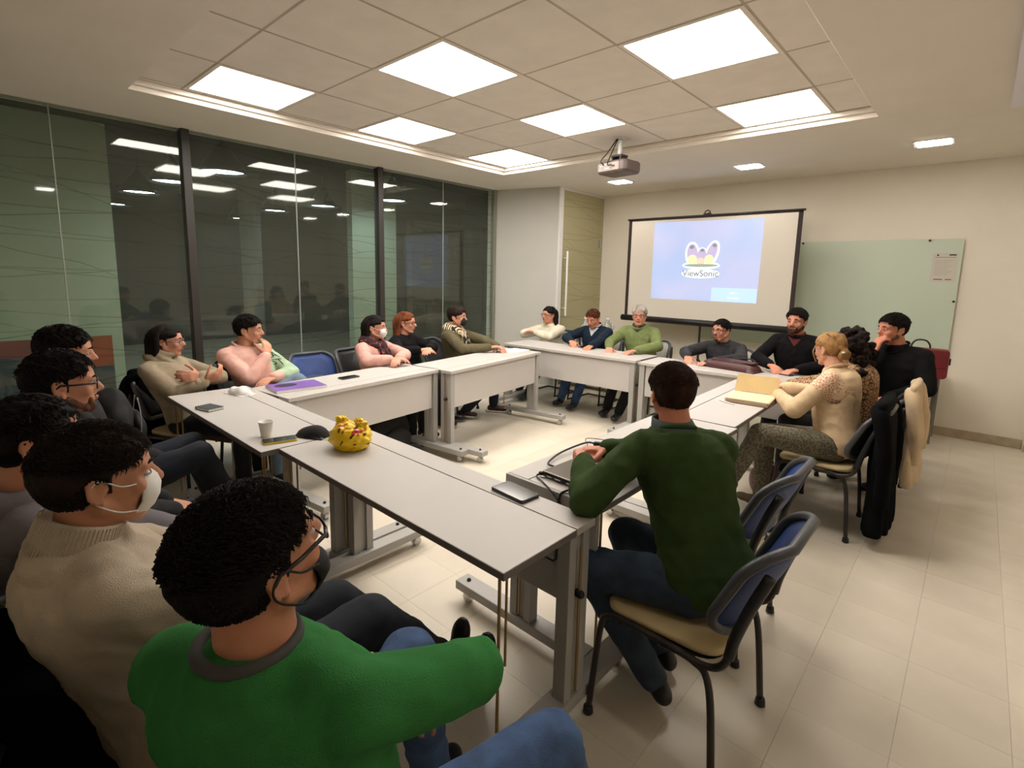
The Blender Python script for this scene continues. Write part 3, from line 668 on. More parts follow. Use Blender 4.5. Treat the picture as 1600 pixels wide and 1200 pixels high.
ob('knot_ear', crumpled((-.052, -.01, .056), (.040, .026, .036), .30, 6, 2), mat('yellow_plastic', (250, 206, 18), .3), t, smooth=True)
ob('knot_ear', crumpled((.03, .03, .055), (.046, .026, .034), .30, 6, 8), MATS['yellow_plastic'], t, smooth=True)
# laptop, charger cables, mouse
t = thing('laptop', 'closed dark grey laptop under the hands of the olive sweater man', 'laptop', (-1.10, 1.735, TT), 0)
LAPM = mat('laptop_lid', (104, 98, 92), .28, metal=.55)
a_ = .18
ob('base', MB().box(-.125, .125, -.175, .175, .004, .017), DARKP, t, bevel=.003); ob('lid', MB().box(-.125, .125, -.175, .175, .018, .026), LAPM, t, bevel=.003)
ob('port', MB().box(-.06, -.03, -.1765, -.175, .007, .013).box(.0, .02, -.1765, -.175, .007, .013).box(-.10, -.075, -.1765, -.175, .007, .013), CHROME, t)
ob('rubber_foot', MB().box(-.10, -.08, -.15, -.13, 0, .004).box(.08, .10, -.15, -.13, 0, .004).box(-.10, -.08, .13, .15, 0, .004).box(.08, .10, .13, .15, 0, .004), BLK, t)
ob('logo_plate', MB().box(-.095, -.07, .145, .158, .026, .0265), CHROME, t)
t.rotation_euler.z = -.03
t = thing('power_cable', 'black laptop cable drooping over the near end of the table', 'cable', (0, 0, 0))
ob('lead', MB().tube(bez([(-1.06, 1.553, TT+.012), (-1.05, 1.53, TT+.01), (-1.07, 1.508, TT+.006), (-1.08, 1.482, TT-.012), (-1.085, 1.478, TT-.10), (-1.08, 1.475, TT-.30)]), .0045, 8), BLK, t, smooth=True)
ob('plug', MB().box(-1.075, -1.045, 1.535, 1.558, TT+.002, TT+.018), BLK, t, bevel=.003)
t = thing('thin_cable', 'thin black cable looping from the laptop corner to the near edge', 'cable', (0, 0, 0))
ob('lead', MB().tube(bez([(-1.235, 1.56, TT+.014), (-1.24, 1.54, TT+.006), (-1.18, 1.512, TT+.004), (-1.12, 1.483, TT-.004), (-1.05, 1.478, TT-.06), (-1.03, 1.478, TT-.12), (-1.045, 1.475, TT-.3)]), .003, 8), BLK, t, smooth=True)
ob('plug', MB().box(-1.243, -1.227, 1.556, 1.57, TT+.006, TT+.02), BLK, t, bevel=.002)
t = thing('video_adapter', 'black video cable adapter with a looping cable behind the laptop', 'cable', (0, 0, 0))
ob('lead', MB().tube(bez([(-1.245, 1.66, TT+.012), (-1.29, 1.68, TT+.012), (-1.325, 1.82, TT+.015), (-1.30, 1.97, TT+.03), (-1.26, 2.00, TT+.03)]), .0045, 8), BLK, t, smooth=True)
ob('adapter', MB().cap((-1.26, 2.0, TT+.028), (-1.225, 2.03, TT+.024), .012).cap((-1.20, 2.045, TT+.02), (-1.175, 2.055, TT+.014), .009), BLK, t, smooth=True)
ob('short_lead', MB().tube(bez([(-1.175, 2.055, TT+.012), (-1.15, 2.03, TT+.006), (-1.15, 1.98, TT+.006), (-1.17, 1.915, TT+.01)]), .003, 8), BLK, t, smooth=True)
t = thing('computer_mouse', 'small black computer mouse with its thin cable beside the laptop', 'mouse', (-1.06, 2.06, TT), -.6)
ob('shell', heightfield(dome(.032, .055, .034, .55), 20, 26, -.032, .032, -.055, .055), BLK, t, smooth=True)
ob('wheel', MB().cyl((-.004, .03, .027), (.004, .03, .027), .009, 14), DARKP, t)
ob('cord', MB().tube(bez([(0, .05, .01), (.0, .09, .004), (-.05, .12, .003), (-.14, .08, .003), (-.22, -.02, .003), (-.24, -.16, .02), (-.16, -.19, .012)]), .0018, 6), BLK, t, smooth=True)
# open binder with loose sheets
t = thing('binder', 'open tan ring binder full of papers before the blonde woman', 'binder', (-1.06, 3.62, TT), .10)
TAN = mat('kraft_card', (206, 178, 124), .7, var=.08, vscale=5)
ob('lower_cover', MB().box(-.15, .13, -.16, .15, 0, .003), mat('cover_plum', (98, 72, 74), .6), t)
m = MB(); r = random.Random(3)
for k in range(9): a = r.uniform(-.006, .006); m.box(-.14+a, .12+a, -.15+a*.6, .13, .003+k*.003, .0052+k*.003)
ob('paper_stack', m, mat('old_paper', (228, 206, 170), .8), t)
Mx = Matrix.Translation((0, .12, .03)) @ Matrix.Rotation(math.radians(62), 4, 'X')
ob('raised_cover', MB().box(-.145, .125, 0, .13, -.001, .002, Mx), TAN, t)
ob('ring_bar', MB().box(-.10, .08, .118, .135, .028, .036), CHROME, t, bevel=.002)
t = thing('paper_stack', 'stack of loose white sheets under the hands of the two women', 'paper', (-1.03, 3.98, TT), .2)
PRP = None
for k in range(4):
    o = ob('sheet', MB().box(-.105, .105, -.148, .148, k*.0012, k*.0012+.0008), WHITEP, t); o.rotation_euler.z = (-.12, .08, -.03, .15)[k]
t = thing('ballpoint_pen', 'thin pen lying beside the open binder', 'pen', (-1.16, 3.42, TT+.005), 1.2)
ob('barrel', MB().cap((0, -.06, 0), (0, .05, 0), .0042), WHITEPL, t, smooth=True); ob('tip', MB().cap((0, .05, 0), (0, .066, -.001), .0035, .001), CHROME, t, smooth=True)
# far tables
LEA = mat('brown_leather', (70, 34, 34), .38, var=.15, vscale=8, bump=.2, bscale=80)
t = thing('leather_case', 'dark brown leather case lying on the far table', 'bag', (-1.62, 4.80, TT), -.15)
ob('body', heightfield(lambda x, y: .078*max(0, 1-(abs(x)/.26)**4-(abs(y)/.10)**4)**.4+.003, 44, 22, -.26, .26, -.10, .10), LEA, t, smooth=True)
ob('flap', MB().loft([[(x*s+.03, y*s*.8, z) for x, y in rrect(.20, .075, .03, 5)] for s, z in ((1, .074), (1, .082), (.9, .085))]), LEA, t, smooth=True)
ob('strap', MB().tube(bez([(-.05, .07, .07), (.05, .09, .095), (.15, .09, .095), (.2, .06, .07)]), .006, 8), MATS['handle_dark'], t, smooth=True)
phone('mobile_phone', 'black phone on the far table below the bearded man', -1.19, 4.86, 1.3)
phone('mobile_phone', 'black phone between the hands of the navy sweater man', -3.28, 4.86, 1.2)
PLAST = mat('clear_plastic', (236, 240, 240), .12, trans=.75, spec=.6)
def bottle(x, y, label):
    t = thing('water_jug', label, 'bottle', (x, y, 0), 0, 'clear plastic water jugs')
    z = .62
    ob('jug_body', MB().lathe([(.0, z), (.066, z), (.072, z+.01), (.072, z+.15), (.068, z+.18), (.072, z+.21), (.06, z+.27), (.034, z+.31), (.024, z+.33), (.024, z+.345)], seg=28), PLAST, t, smooth=True)
    ob('cap', MB().lathe([(.026, z+.345), (.026, z+.37), (.02, z+.374)], seg=20), WHITEPL, t, smooth=True)
    ob('grip', MB().tube(bez([(.06, 0, z+.22), (.098, 0, z+.24), (.095, 0, z+.28), (.05, 0, z+.30)]), .008, 8), PLAST, t, smooth=True)
    ob('paper_label', MB().lathe([(.0728, z+.04), (.0728, z+.12)], seg=28), mat('pale_label', (214, 220, 220), .6), t, smooth=True)
bottle(-4.02, 5.98, 'clear water jug behind the table, left of the navy sweater man'); bottle(-3.72, 6.06, 'clear water jug half hidden behind the navy sweater man')
t = thing('low_cabinet', 'low pale cabinet in the far corner holding the water jugs', 'cabinet', (-3.9, 6.05, 0))
ob('carcass', MB().box(-.32, .36, -.16, .20, .04, .60), mat('cabinet_pale', (196, 188, 168), .6), t, bevel=.003); ob('top', MB().box(-.33, .37, -.17, .21, .60, .62), WHITEPL, t, bevel=.002)
for s in (0, 1): ob('door', MB().box(-.31+s*.335, .015+s*.335, -.175, -.161, .06, .59), mat('cabinet_door', (204, 196, 176), .6), t, bevel=.002)
# bags on the floor
def lumpy(name, c, r, m, parent, amp=.07, k=3, seed=1): return ob(name, crumpled(c, r, amp, k, seed), m, parent, smooth=True)
BCL = mat('black_nylon', (24, 23, 25), .8, bump=.4, bscale=300)
t = thing('backpack', 'black backpack on the floor behind the glass-side table', 'backpack', (-3.62, 2.45, .0))
lumpy('body', (0, 0, .20), (.14, .20, .22), BCL, t); lumpy('front_pocket', (.12, 0, .14), (.06, .15, .12), BCL, t); ob('strap', MB().tube(bez([(-.12, .05, .38), (-.2, .06, .25), (-.17, .08, .05)]), .012, 8), BCL, t, smooth=True)
t = thing('backpack', 'black backpack with pale zips standing on the empty chair at left', 'backpack', (-3.71, .58, .445), .1)
lumpy('body', (0, 0, .19), (.20, .11, .21), BCL, t, seed=4); lumpy('front_pocket', (0.05, .10, .14), (.14, .05, .12), BCL, t, seed=6)
ZG = mat('zip_grey', (150, 150, 146), .4)
ob('zip', MB().tube(bez([(.13, .105, .34), (.18, .10, .25), (.195, .09, .12)]), .003, 6), ZG, t, smooth=True); ob('zip', MB().tube(bez([(.0, .13, .33), (-.06, .14, .26), (-.10, .13, .14)]), .003, 6), ZG, t, smooth=True)
t = thing('handbag', 'dark red handbag on the floor under the binder table', 'handbag', (-.99, 3.86, 0), .4)
lumpy('body', (0, 0, .115), (.11, .15, .13), mat('dark_red_leather', (94, 44, 46), .5), t, amp=.05); ob('handle', MB().tube(bez([(0, -.08, .22), (0, -.06, .34), (0, .06, .34), (0, .08, .22)]), .007, 8), MATS['dark_red_leather'], t, smooth=True)
# ------------------------------------------------------------------ people
def nrm(v): v = np.array(v, float); return v/(np.linalg.norm(v)+1e-12)
def laplace(me, it, fac=.5):
    n = len(me.vertices); v = np.empty(n*3); me.vertices.foreach_get('co', v); v = v.reshape(-1, 3)
    e = np.empty(len(me.edges)*2, int); me.edges.foreach_get('vertices', e); e = e.reshape(-1, 2)
    deg = np.bincount(e.ravel(), minlength=n).astype(float)[:, None]+1e-9
    for _ in range(it):
        s = np.stack([np.bincount(e[:, 0], v[e[:, 1], k], n)+np.bincount(e[:, 1], v[e[:, 0], k], n) for k in range(3)], 1)
        v = v+fac*(s/deg-v)
    me.vertices.foreach_set('co', v.ravel()); me.update(); return v
def organic(name, mb, vox, m, parent, smooth=2, fold=0, fk=26, seed=0, extra=None):
    """voxel-fuse the overlapping rounded solids into one continuous skin, relax it, add cloth folds"""
    me0 = mb.mesh('tmp'); o = bpy.data.objects.new('tmp', me0); C.objects.link(o)
    r = o.modifiers.new('r', 'REMESH'); r.mode = 'VOXEL'; r.voxel_size = vox; r.adaptivity = 0
    me = bpy.data.meshes.new_from_object(o.evaluated_get(bpy.context.evaluated_depsgraph_get()))
    bpy.data.objects.remove(o); bpy.data.meshes.remove(me0); me.name = name
    v = laplace(me, smooth)
    if fold:
        n = np.empty(len(v)*3); me.vertices.foreach_get('normal', n); n = n.reshape(-1, 3)
        h = noise3(v*np.array([1, 1, 1.5]), fk, seed); h2 = 1-np.abs(noise3(v*np.array([1.2, .8, 1.1]), fk*.8, seed+9))*2.2
        v = v+n*(h*.5+h2*.7)[:, None]*fold; me.vertices.foreach_set('co', v.ravel()); me.update()
    if extra: extra(me, v)
    me.materials.clear(); me.materials.append(m) if not isinstance(m, (list, tuple)) else [me.materials.append(q) for q in m]
    me.polygons.foreach_set('use_smooth', [True]*len(me.polygons))
    return link(name, me, parent)
def hand(mb, W, d, nr, t, curl=.5, spread=.12, s=1.0):
    """W wrist, d palm direction, nr palm-facing normal, t thumb side"""
    W = np.array(W, float); d = nrm(d); nr = nrm(np.array(nr)-d*(np.array(nr)@d)); t = nrm(np.array(t)-d*(np.array(t)@d)-nr*(np.array(t)@nr))
    bases = []
    for k, (lt, ln) in enumerate(((.030, .086), (.010, .090), (-.010, .086), (-.028, .078))):
        B = W+(d*ln+t*lt)*s; bases.append(B); mb.cap(W+(t*lt*.55+d*.01)*s, B, .015*s, .0115*s, 10)
    for k, (L3, B) in enumerate(zip(((.042, .026, .021), (.047, .030, .022), (.043, .028, .022), (.033, .021, .018)), bases)):
        ang = .12+curl*.25; q = B; sd = t*(spread*(1.5-k)*.7)
        for j, l in enumerate(L3):
            ang += curl*(.35, .75, .55)[j]; dd = nrm(d*math.cos(ang)+nr*math.sin(ang)+sd*max(0, math.cos(ang))); p = q+dd*l*s
            r = (.0098, .0090, .0082, .0074)[j]*s; mb.cap(q, p, r, (.0090, .0082, .0074)[j]*s, 10); q = p
    q = W+(d*.022+t*.022)*s; dd = nrm(d*.65+t*.75+nr*.3)
    for j, l in enumerate((.040, .032, .026)):
        p = q+dd*l*s; mb.cap(q, p, (.0145, .0115, .0100)[j]*s, (.0115, .0100, .0085)[j]*s, 10); q = p; dd = nrm(dd+d*.28+nr*curl*.35)
def ik(S, T, l1, l2, pole):
    S = np.array(S, float); T = np.array(T, float); v = T-S; D = np.linalg.norm(v); u = v/D
    if D > (l1+l2)*.998: k = D/((l1+l2)*.998); l1 *= k; l2 *= k
    a = (l1*l1-l2*l2+D*D)/(2*D); h = math.sqrt(max(0, l1*l1-a*a)); p = np.array(pole, float); p = nrm(p-u*(p@u)); return S+u*a+p*h
SKINS = {}
def skin(c):
    if c in SKINS: return SKINS[c]
    m = mat('skin_%d' % len(SKINS), c, .5, var=.10, vscale=9, bump=.12, bscale=260, spec=.4); b = m.node_tree.nodes['Principled BSDF']
    b.inputs['Subsurface Weight'].default_value = .12; b.inputs['Subsurface Radius'].default_value = (.012, .005, .003); SKINS[c] = m; return m
BEARDM = {}
def beard_mat(c, k):
    q = tuple(int(a*(1-k)+b*k) for a, b in zip((150, 104, 82), c)); return mat('stubble_%d_%d_%d' % q, q, .9, var=.3, vscale=60, bump=.6, bscale=300, spec=.1)
IRIS = mat('iris', (38, 24, 18), .2); SCLERA = mat('eye_white', (188, 176, 166), .3); LIP = mat('lips', (158, 88, 78), .5); LENS = mat('spectacle_lens', (226, 232, 236), .2, alpha=.04, spec=.3)
def hair_mat(c):
    n = 'hair_%d_%d_%d' % c
    return mat(n, c, .7, var=.30, vscale=34, bump=.9, bscale=130, stretch=(1, .28, .5), spec=.12)
def head_shell(dirs, k=1.0):
    """radius of the head along unit directions (head-local: x right, y forward, z up)"""
    c = np.array([0, -.010, .028]); r = np.array([.079, .101, .092]); return 1/np.sqrt(((dirs/r)**2).sum(1)), c
def sstep(a, b, x): t = np.clip((x-a)/(b-a), 0, 1); return t*t*(3-2*t)
def short_hair(thick=.012, top=.008, quiff=.0, nape=-.075, fringe=.058, seed=0, tuft=.004, receding=0):
    mb = MB().ell((0, 0, 0), (1, 1, 1), seg=112, ring=84); d = mb.v[0]; R_, c = head_shell(d)
    p = d*R_[:, None]+c; x, y, z = p.T; z = z+noise3(p, 70, seed+4)*.008+noise3(p, 170, seed+6)*.004; y = y+noise3(p, 90, seed+8)*.004
    line = fringe-.135*sstep(.035, .070, np.abs(x))*1.0          # the front hairline falls to the sideburns
    front = sstep(.020, .05, y)*(1-sstep(line-.010, line+.022, z+receding*np.abs(x)*.4))
    ear = np.exp(-(((y+.008)/.022)**2+((z+.01)/.030)**2))*sstep(.05, .07, np.abs(x))
    low = 1-sstep(nape, nape+.03, z+.35*np.clip(y, -.1, .05)*.0+(.045*(1-sstep(-.06, -.01, -y*-1))*0))
    side_low = sstep(-.004, .008, y)*(1-sstep(-.030, -.012, z))
    temple = sstep(.004, .026, y)*(1-sstep(.020, .056, z+.25*(np.abs(x)-.06)))
    mask = np.clip(1-np.maximum.reduce([front, ear*.9, low, side_low, temple]), 0, 1)
    t = thick*(.42+.58*sstep(-.03, .075, z)); wob = noise3(p, 70, seed+4)*.007+noise3(p, 160, seed+6)*.004+top*sstep(.06, .11, z)+quiff*sstep(.03, .08, y)*sstep(.055, .09, z)
    n = noise3(p*np.array([2.2, .7, 1.0]), 75, seed)*tuft+noise3(p*np.array([3, .8, 1.2]), 160, seed+1)*tuft*.5
    rr = R_*1.0-.016+(t+.016+n)*mask
    mb.v[0] = d*rr[:, None]+c; return mb
def strands(n, thick, seed, head, zmin=-.03, ylen=.026, fringe=.058, up=.16):
    """short tapering tufts rooted on the scalp"""
    r = np.random.RandomState(seed); mb = MB(); V = []; F = []; k = 0
    while k < n:
        d = nrm(r.normal(size=3)); R_, c = head_shell(d[None]); p = d*(R_[0]+thick*(.25 if d[2] < .25 else .6))+c
        x, y, z = p
        if z < zmin-.02 or (y > .045 and z < fringe+.012-(.10 if abs(x) > .062 else 0)) or (y > .006 and z < .045) or (abs(y+.008) < .028 and z < .018 and abs(x) > .05): continue
        flow = nrm(np.array([r.normal()*.35+x*4, .55+r.normal()*.3, -.2-(.8 if z < .05 else 0)])); flow = nrm(nrm(flow-d*(flow@d))+d*(up if z > .05 else .04)*(.4+r.rand()))
        l = ylen*(.6+.6*r.rand())*(.30 if z < .045 else 1); s = nrm(np.cross(flow, d)); w_ = (.0011+.0010*r.rand())*(1 if n > 2000 else 1.9)
        q = [p, p+flow*l*.5+d*.002, p+nrm(flow-d*.25)*l-d*.001]
        b = len(V); V += [q[0]-s*w_, q[0]+s*w_, q[0]+d*w_, q[1]-s*w_*.8, q[1]+s*w_*.8, q[1]+d*w_*.9, q[2]]
        F += [(b, b+1, b+4, b+3), (b+1, b+2, b+5, b+4), (b+2, b, b+3, b+5), (b+3, b+4, b+6), (b+4, b+5, b+6), (b+5, b+3, b+6)]; k += 1
    return MB().add(np.array(V), F)
def person(label, H, ha, hp, pel, a, hands, elbows=(None, None), feet=None, knees=None, s=1.0, sk=(205, 150, 122), hair=None, hs='short', top=None, tkind='crew', bottom=None, shoe=BLK,
           fold=.0065, vox=.0085, tw=0, roll=0, curl=(.5, .5), palm=None, glasses=None, mask=None, sw=1.0, bulk=.014, hk={}, brow=True, eyes=True, beard=None, goatee=False, short_sleeve=None, seed=1, sole=None, skirt=None, hdir=(None, None)):
    """H head centre; ha/hp head yaw and pitch; pel hip centre; a facing of the hips; hands (left, right) wrist targets; all in metres"""
    base = np.array([pel[0], pel[1], 0.0]); H = np.array(H)-base; P = np.array(pel)-base
    loc = lambda q: None if q is None else np.array(q, float)-base
    f = V3(math.sin(a), math.cos(a), 0); rt = V3(math.cos(a), -math.sin(a), 0); Z = V3(0, 0, 1)
    hf = V3(math.sin(ha)*math.cos(hp), math.cos(ha)*math.cos(hp), -math.sin(hp)); hr = V3(math.cos(ha), -math.sin(ha), 0); hu = np.cross(hr, hf)
    hr, hu = hr*math.cos(roll)+hu*math.sin(roll), hu*math.cos(roll)-hr*math.sin(roll)
    g = s*.94; AX = np.array([hr, hf, hu]); hd = lambda q: H+(np.array(q, float)*g)@AX
    NB = H-hu*.124*s-hf*.046*s                                    # base of the neck
    sa = a+tw; sf = V3(math.sin(sa), math.cos(sa), 0); sr = V3(math.cos(sa), -math.sin(sa), 0)
    up = nrm(NB-P); L = np.linalg.norm(NB-P)
    sk_ = skin(sk)
    def ring(t, w_, d_, off=0, blend=0):
        c = P+up*L*t+(f*(1-blend)+sf*blend)*off*s; r_ = nrm(rt*(1-blend)+sr*blend); fr = np.cross(up, r_); fr = nrm(fr)
        return [c+r_*math.cos(q)*w_*s+fr*math.sin(q)*d_*s*(1 if math.sin(q) > 0 else 1.05) for q in np.linspace(0, 2*math.pi, 28, endpoint=False)]
    def torso(mb, o, t0=-.16, t1=1.03):
        prof = [(-.16, .10, .09, .0), (-.08, .150, .112, .0), (.05, .168, .120, .0), (.22, .150, .112, .005), (.42, .152, .116, .01), (.62, .168, .122, .008), (.78, .178, .116, -.002), (.88, .168, .098, -.008), (.95, .118, .076, -.010), (1.0, .070, .062, -.008), (1.04, .05, .05, 0)]
        R_ = [ring(t, w_*(sw if t > .1 else 1)+o, d_+o, of, min(1, max(0, t*1.2))) for t, w_, d_, of in prof if t0 <= t <= t1]; mb.loft(R_); return mb
    SH = [NB-up*.068*s+sr*k*.158*s*sw-sf*.012*s for k in (-1, 1)]
    ul, fl = .285*s, .255*s; HD = [loc(q) for q in hands]; EL = []
    for i in (0, 1):
        k = (-1, 1)[i]; e = loc(elbows[i])
        if HD[i] is None: HD[i] = P+f*.30*s+rt*k*.10*s+Z*.10
        if e is None: e = ik(SH[i], HD[i], ul, fl, -Z*1.0+sr*k*.7-sf*.25)
        else:
            v_ = e-SH[i]; Lv = np.linalg.norm(v_); e = SH[i]+v_*(min(max(Lv, ul*.85), ul*1.15)/Lv)
            v_ = HD[i]-e; Lv = np.linalg.norm(v_); HD[i] = e+v_*(min(max(Lv, fl*.8), fl*1.12)/Lv)
        EL.append(e)
    HJ = [P+rt*k*.088*s-Z*.01 for k in (-1, 1)]; th, shn = .43*s, .42*s
    FT = []; KN = []
    for i in (0, 1):
        k = (-1, 1)[i]; q = loc(feet[i]) if feet and feet[i] is not None else (P+f*.44*s+rt*k*.12*s)*V3(1, 1, 0)+Z*.075
        kn = loc(knees[i]) if knees and knees[i] is not None else ik(HJ[i], q, th, shn, f*1.0+Z*.8)
        if knees and knees[i] is not None:
            v_ = kn-HJ[i]; Lv = np.linalg.norm(v_); kn = HJ[i]+v_*(min(max(Lv, th*.8), th*1.12)/Lv)
        FT.append(q); KN.append(kn)
    # ---- body: one continuous skin
    mb = torso(MB(), -.014, -.16, .96)
    mb.cap(NB-up*.05*s, hd((0, -.022, -.05)), .062*s, .055*s, 18)
    mb.ell(hd((0, -.014, .033)), np.array((.076, .097, .087))*g, AX, 36, 26)
    mb.ell(hd((0, .028, -.026)), np.array((.061, .064, .078))*g, AX, 28, 20)
    mb.ell(hd((0, .030, .030)), np.array((.066, .066, .070))*g, AX, 28, 20)
    for k in (-1, 1):
        mb.cap(hd((k*.054, -.008, -.045)), hd((k*.022, .060, -.090)), .020*s, .018*s)
        mb.ell(hd((k*.040, .062, -.022)), np.array((.023, .022, .024))*g, AX); mb.cap(hd((k*.044, .076, .026)), hd((k*.010, .090, .021)), .0105*s, .0105*s)
        mb.ell(hd((k*.012, .098, -.027)), np.array((.0095, .012, .009))*g, AX)
        er = []
        for q in np.linspace(-2.2, 2.3, 9): er.append(hd((k*(.079+.006*(1-abs(q)/3)), -.012-.004-math.cos(q)*.016, .0+math.sin(q)*.027)))
        for u_, w_ in zip(er[:-1], er[1:]): mb.cap(u_, w_, .0052*s, .0052*s, 8)
        mb.ell(hd((k*.076, -.010, -.004)), np.array((.006, .014, .024))*g, AX); mb.ell(hd((k*.078, -.006, -.028)), np.array((.006, .008, .009))*g, AX); mb.ell(hd((k*.080, -.001, -.004)), np.array((.005, .005, .008))*g, AX)
    mb.ell(hd((0, .070, -.092)), np.array((.024, .020, .019))*g, AX); mb.cap(hd((0, .088, .018)), hd((0, .113, -.020)), .0088*s, .0122*s)
    mb.cap(hd((-.018, .084, -.056)), hd((.018, .084, -.056)), .0125*s, .0125*s)
    for i in (0, 1):
        mb.cap(NB-up*.070*s, SH[i], .044*s, .046*s); mb.cap(SH[i], EL[i], .046*s, .040*s); mb.cap(EL[i], HD[i], .040*s, .0265*s)
        mb.cap(HJ[i], KN[i], .080*s, .058*s); mb.cap(KN[i], FT[i], .056*s, .036*s)
        k = (-1, 1)[i]; d = nrm(HD[i]-EL[i])
        if hdir[i] is not None: d = nrm(d*.4+np.array(hdir[i], float))
        pn = np.array(palm[i], float) if palm and palm[i] is not None else -Z
        tv = np.cross(d, pn)*(1 if k > 0 else -1); hand(mb, HD[i]+d*.0, d, pn, tv, curl[i], s=s*1.04)
    body = organic('person', mb, vox, sk_, None, 2 if vox < .007 else 1)
    body.location = base; body['label'] = label; body['category'] = 'person'
    sub = lambda name, m_, mat_, **k: ob(name, m_, mat_, body, smooth=True, **k)
    # ---- face parts
    if eyes:
        for k in (-1, 1):
            sub('eye', MB().ell(hd((k*.031, .0805, .004)), np.array((.0120, .0112, .0066))*g, AX, 16, 12), SCLERA)
            sub('iris', MB().ell(hd((k*.031, .0895, .004)), np.array((.0058, .0034, .0058))*g, AX, 14, 8), IRIS)
        if not mask: sub('lips', MB().cap(hd((-.019, .0925, -.0545)), hd((0, .0985, -.053)), .0052*s, .0062*s, 10).cap(hd((.019, .0925, -.0545)), hd((0, .0985, -.053)), .0052*s, .0062*s, 10).cap(hd((-.012, .0945, -.060)), hd((.012, .0945, -.060)), .0058*s, .0058*s, 10), LIP)
    hm = hair_mat(hair) if hair else None
    if brow and hair:
        for k in (-1, 1): sub('eyebrow', MB().tube([hd(q) for q in ((k*.014, .0985, .027), (k*.030, .0955, .033), (k*.047, .083, .029))], [.0028*s, .0038*s, .0018*s], 8), hm)
    if beard:
        def bd_(mb, th_):
            for k in (-1, 1) if not goatee else (): mb.cap(hd((k*.056, .006, -.048)), hd((k*.026, .060, -.088)), (.017+th_)*s, (.016+th_)*s, 12).cap(hd((k*.032, .072, -.052)), hd((k*.016, .082, -.085)), .009*s, .013*s, 12)
            mb.ell(hd((0, .074, -.093)), np.array((.027, .020+th_, .019))*g, AX).cap(hd((-.022, .0925, -.044)), hd((.022, .0925, -.044)), (.0035+th_*.8)*s, (.0035+th_*.8)*s, 10); return mb
        organic('beard', bd_(MB(), beard if beard > .001 else 0.0), .004 if vox < .008 else .006, beard_mat(hair, min(1, .30+beard*90)), body, 1, .0012, 120)
    # ---- hair
    if hm:
        def place(mb):
            for i_, v_ in enumerate(mb.v): mb.v[i_] = (v_*g)@AX+H
            return mb
        if hs in ('short', 'long', 'curly', 'bun'):
            kk = dict(thick=.012, top=.008, seed=seed); kk.update(hk)
            if hs != 'short': kk.update(nape=-.10, thick=.014, top=.004)
            hp_ = sub('hair', place(short_hair(**kk)), hm)
            if hs in ('short',): ob('hair_tufts', place(strands(5200 if vox < .0066 else 900, kk['thick']+kk.get('top', 0)*.6, seed, None)), hm, body)
        if hs == 'long':
            m2 = MB(); r = random.Random(seed)
            for k in (-1, 1):
                for j in range(7):
                    x0 = k*(.02+.010*j); yy = -.03-.055*math.cos(j/6*1.5); m2.tube([hd(q) for q in bez([(x0*.6, yy*.5, .118), (k*(.050+.006*j), yy-.01, .055), (k*(.060+.005*j), yy-.02, -.05), (k*(.055+.007*j+r.uniform(-.01, .01)), yy-.015+hk2(j), -.16), (k*(.045+.008*j), yy-.01+hk2(j), -.235)])], [.020*s]*20+[.016*s, .014*s, .010*s, .006*s, .003*s], 10)
            for j in range(-3, 4): m2.tube([hd(q) for q in bez([(j*.012, -.06, .11), (j*.02, -.112, .04), (j*.022, -.112, -.06), (j*.024, -.10, -.17), (j*.02, -.095, -.25)])], [.020*s]*20+[.016*s, .014*s, .010*s, .006*s, .003*s], 10)
            organic('hair_length', m2, .007, hm, body, 1, .004, 90, seed)
        if hs == 'curly':
            r = np.random.RandomState(seed); m2 = MB()
            for j in range(230):
                d_ = nrm(r.normal(size=3)); q = d_*np.array((.098, .115, .12))+np.array((0, -.035, .02))
                if q[1] > .035 and q[2] < .08: continue
                if r.rand() < .5: q = np.array((r.normal()*.07, -.075+r.normal()*.03, -.02-r.rand()*.20))
                m2.ell(hd(q), np.array((.022, .022, .018))*s*(.7+.7*r.rand()), None, 10, 8)
            organic('curls', m2, .007, hm, body, 0, .008, 95, seed)
        if hs == 'bun':
            m2 = MB(); r = random.Random(2)
            for j in range(16): q = j/16*6.283; m2.cap(hd((math.cos(q)*.030, -.115-.012*math.sin(q*3), -.035+math.sin(q)*.024)), hd((math.cos(q+.9)*.030, -.125, -.035+math.sin(q+.9)*.024)), .014*s, .014*s, 10)
            m2.ell(hd((0, -.112, -.035)), np.array((.032, .03, .028))*g, AX)
            for j in range(7): m2.tube([hd(q) for q in bez([(.03-.01*j, .03, .12), (.055-.018*j, -.06, .105), (.03-.01*j, -.108, .02), (0, -.125, -.03)])], .010*s, 8)
            organic('hair_bun', m2, .005, hm, body, 1, .003, 110); sub('hair_clip', MB().ell(hd((-.03, -.135, -.02)), np.array((.014, .008, .008))*g, AX), WHITEPL)
            sub('loose_lock', MB().tube([hd(q) for q in bez([(-.066, .04, .05), (-.088, .06, .0), (-.085, .055, -.05), (-.075, .05, -.08)])], [.004]*19, 8), hm)
    # ---- glasses, mask
    if glasses:
        gm = glasses; fr_ = MB()
        for k in (-1, 1):
            R0 = [hd((k*.033+x_, .1025-.25*max(0, abs(k*.033+x_)-.03), .004+z_)) for x_, z_ in rrect(.026, .019, .012, 5)]
            fr_.tube(R0, .0022*s, 8, closed=True); fr_.tube([hd((k*.058, .096, .010)), hd((k*.074, .084, .011)), hd((k*.0815, .03, .010)), hd((k*.083, -.010, .012)), hd((k*.081, -.028, -.004))], .0034*s, 8)
            sub('lens', MB().loft([[hd((k*.033+x_*.97, .1015-.25*max(0, abs(k*.033+x_)-.03)+o_, .004+z_*.97)) for x_, z_ in rrect(.026, .019, .012, 5)] for o_ in (0, .001)]), LENS)
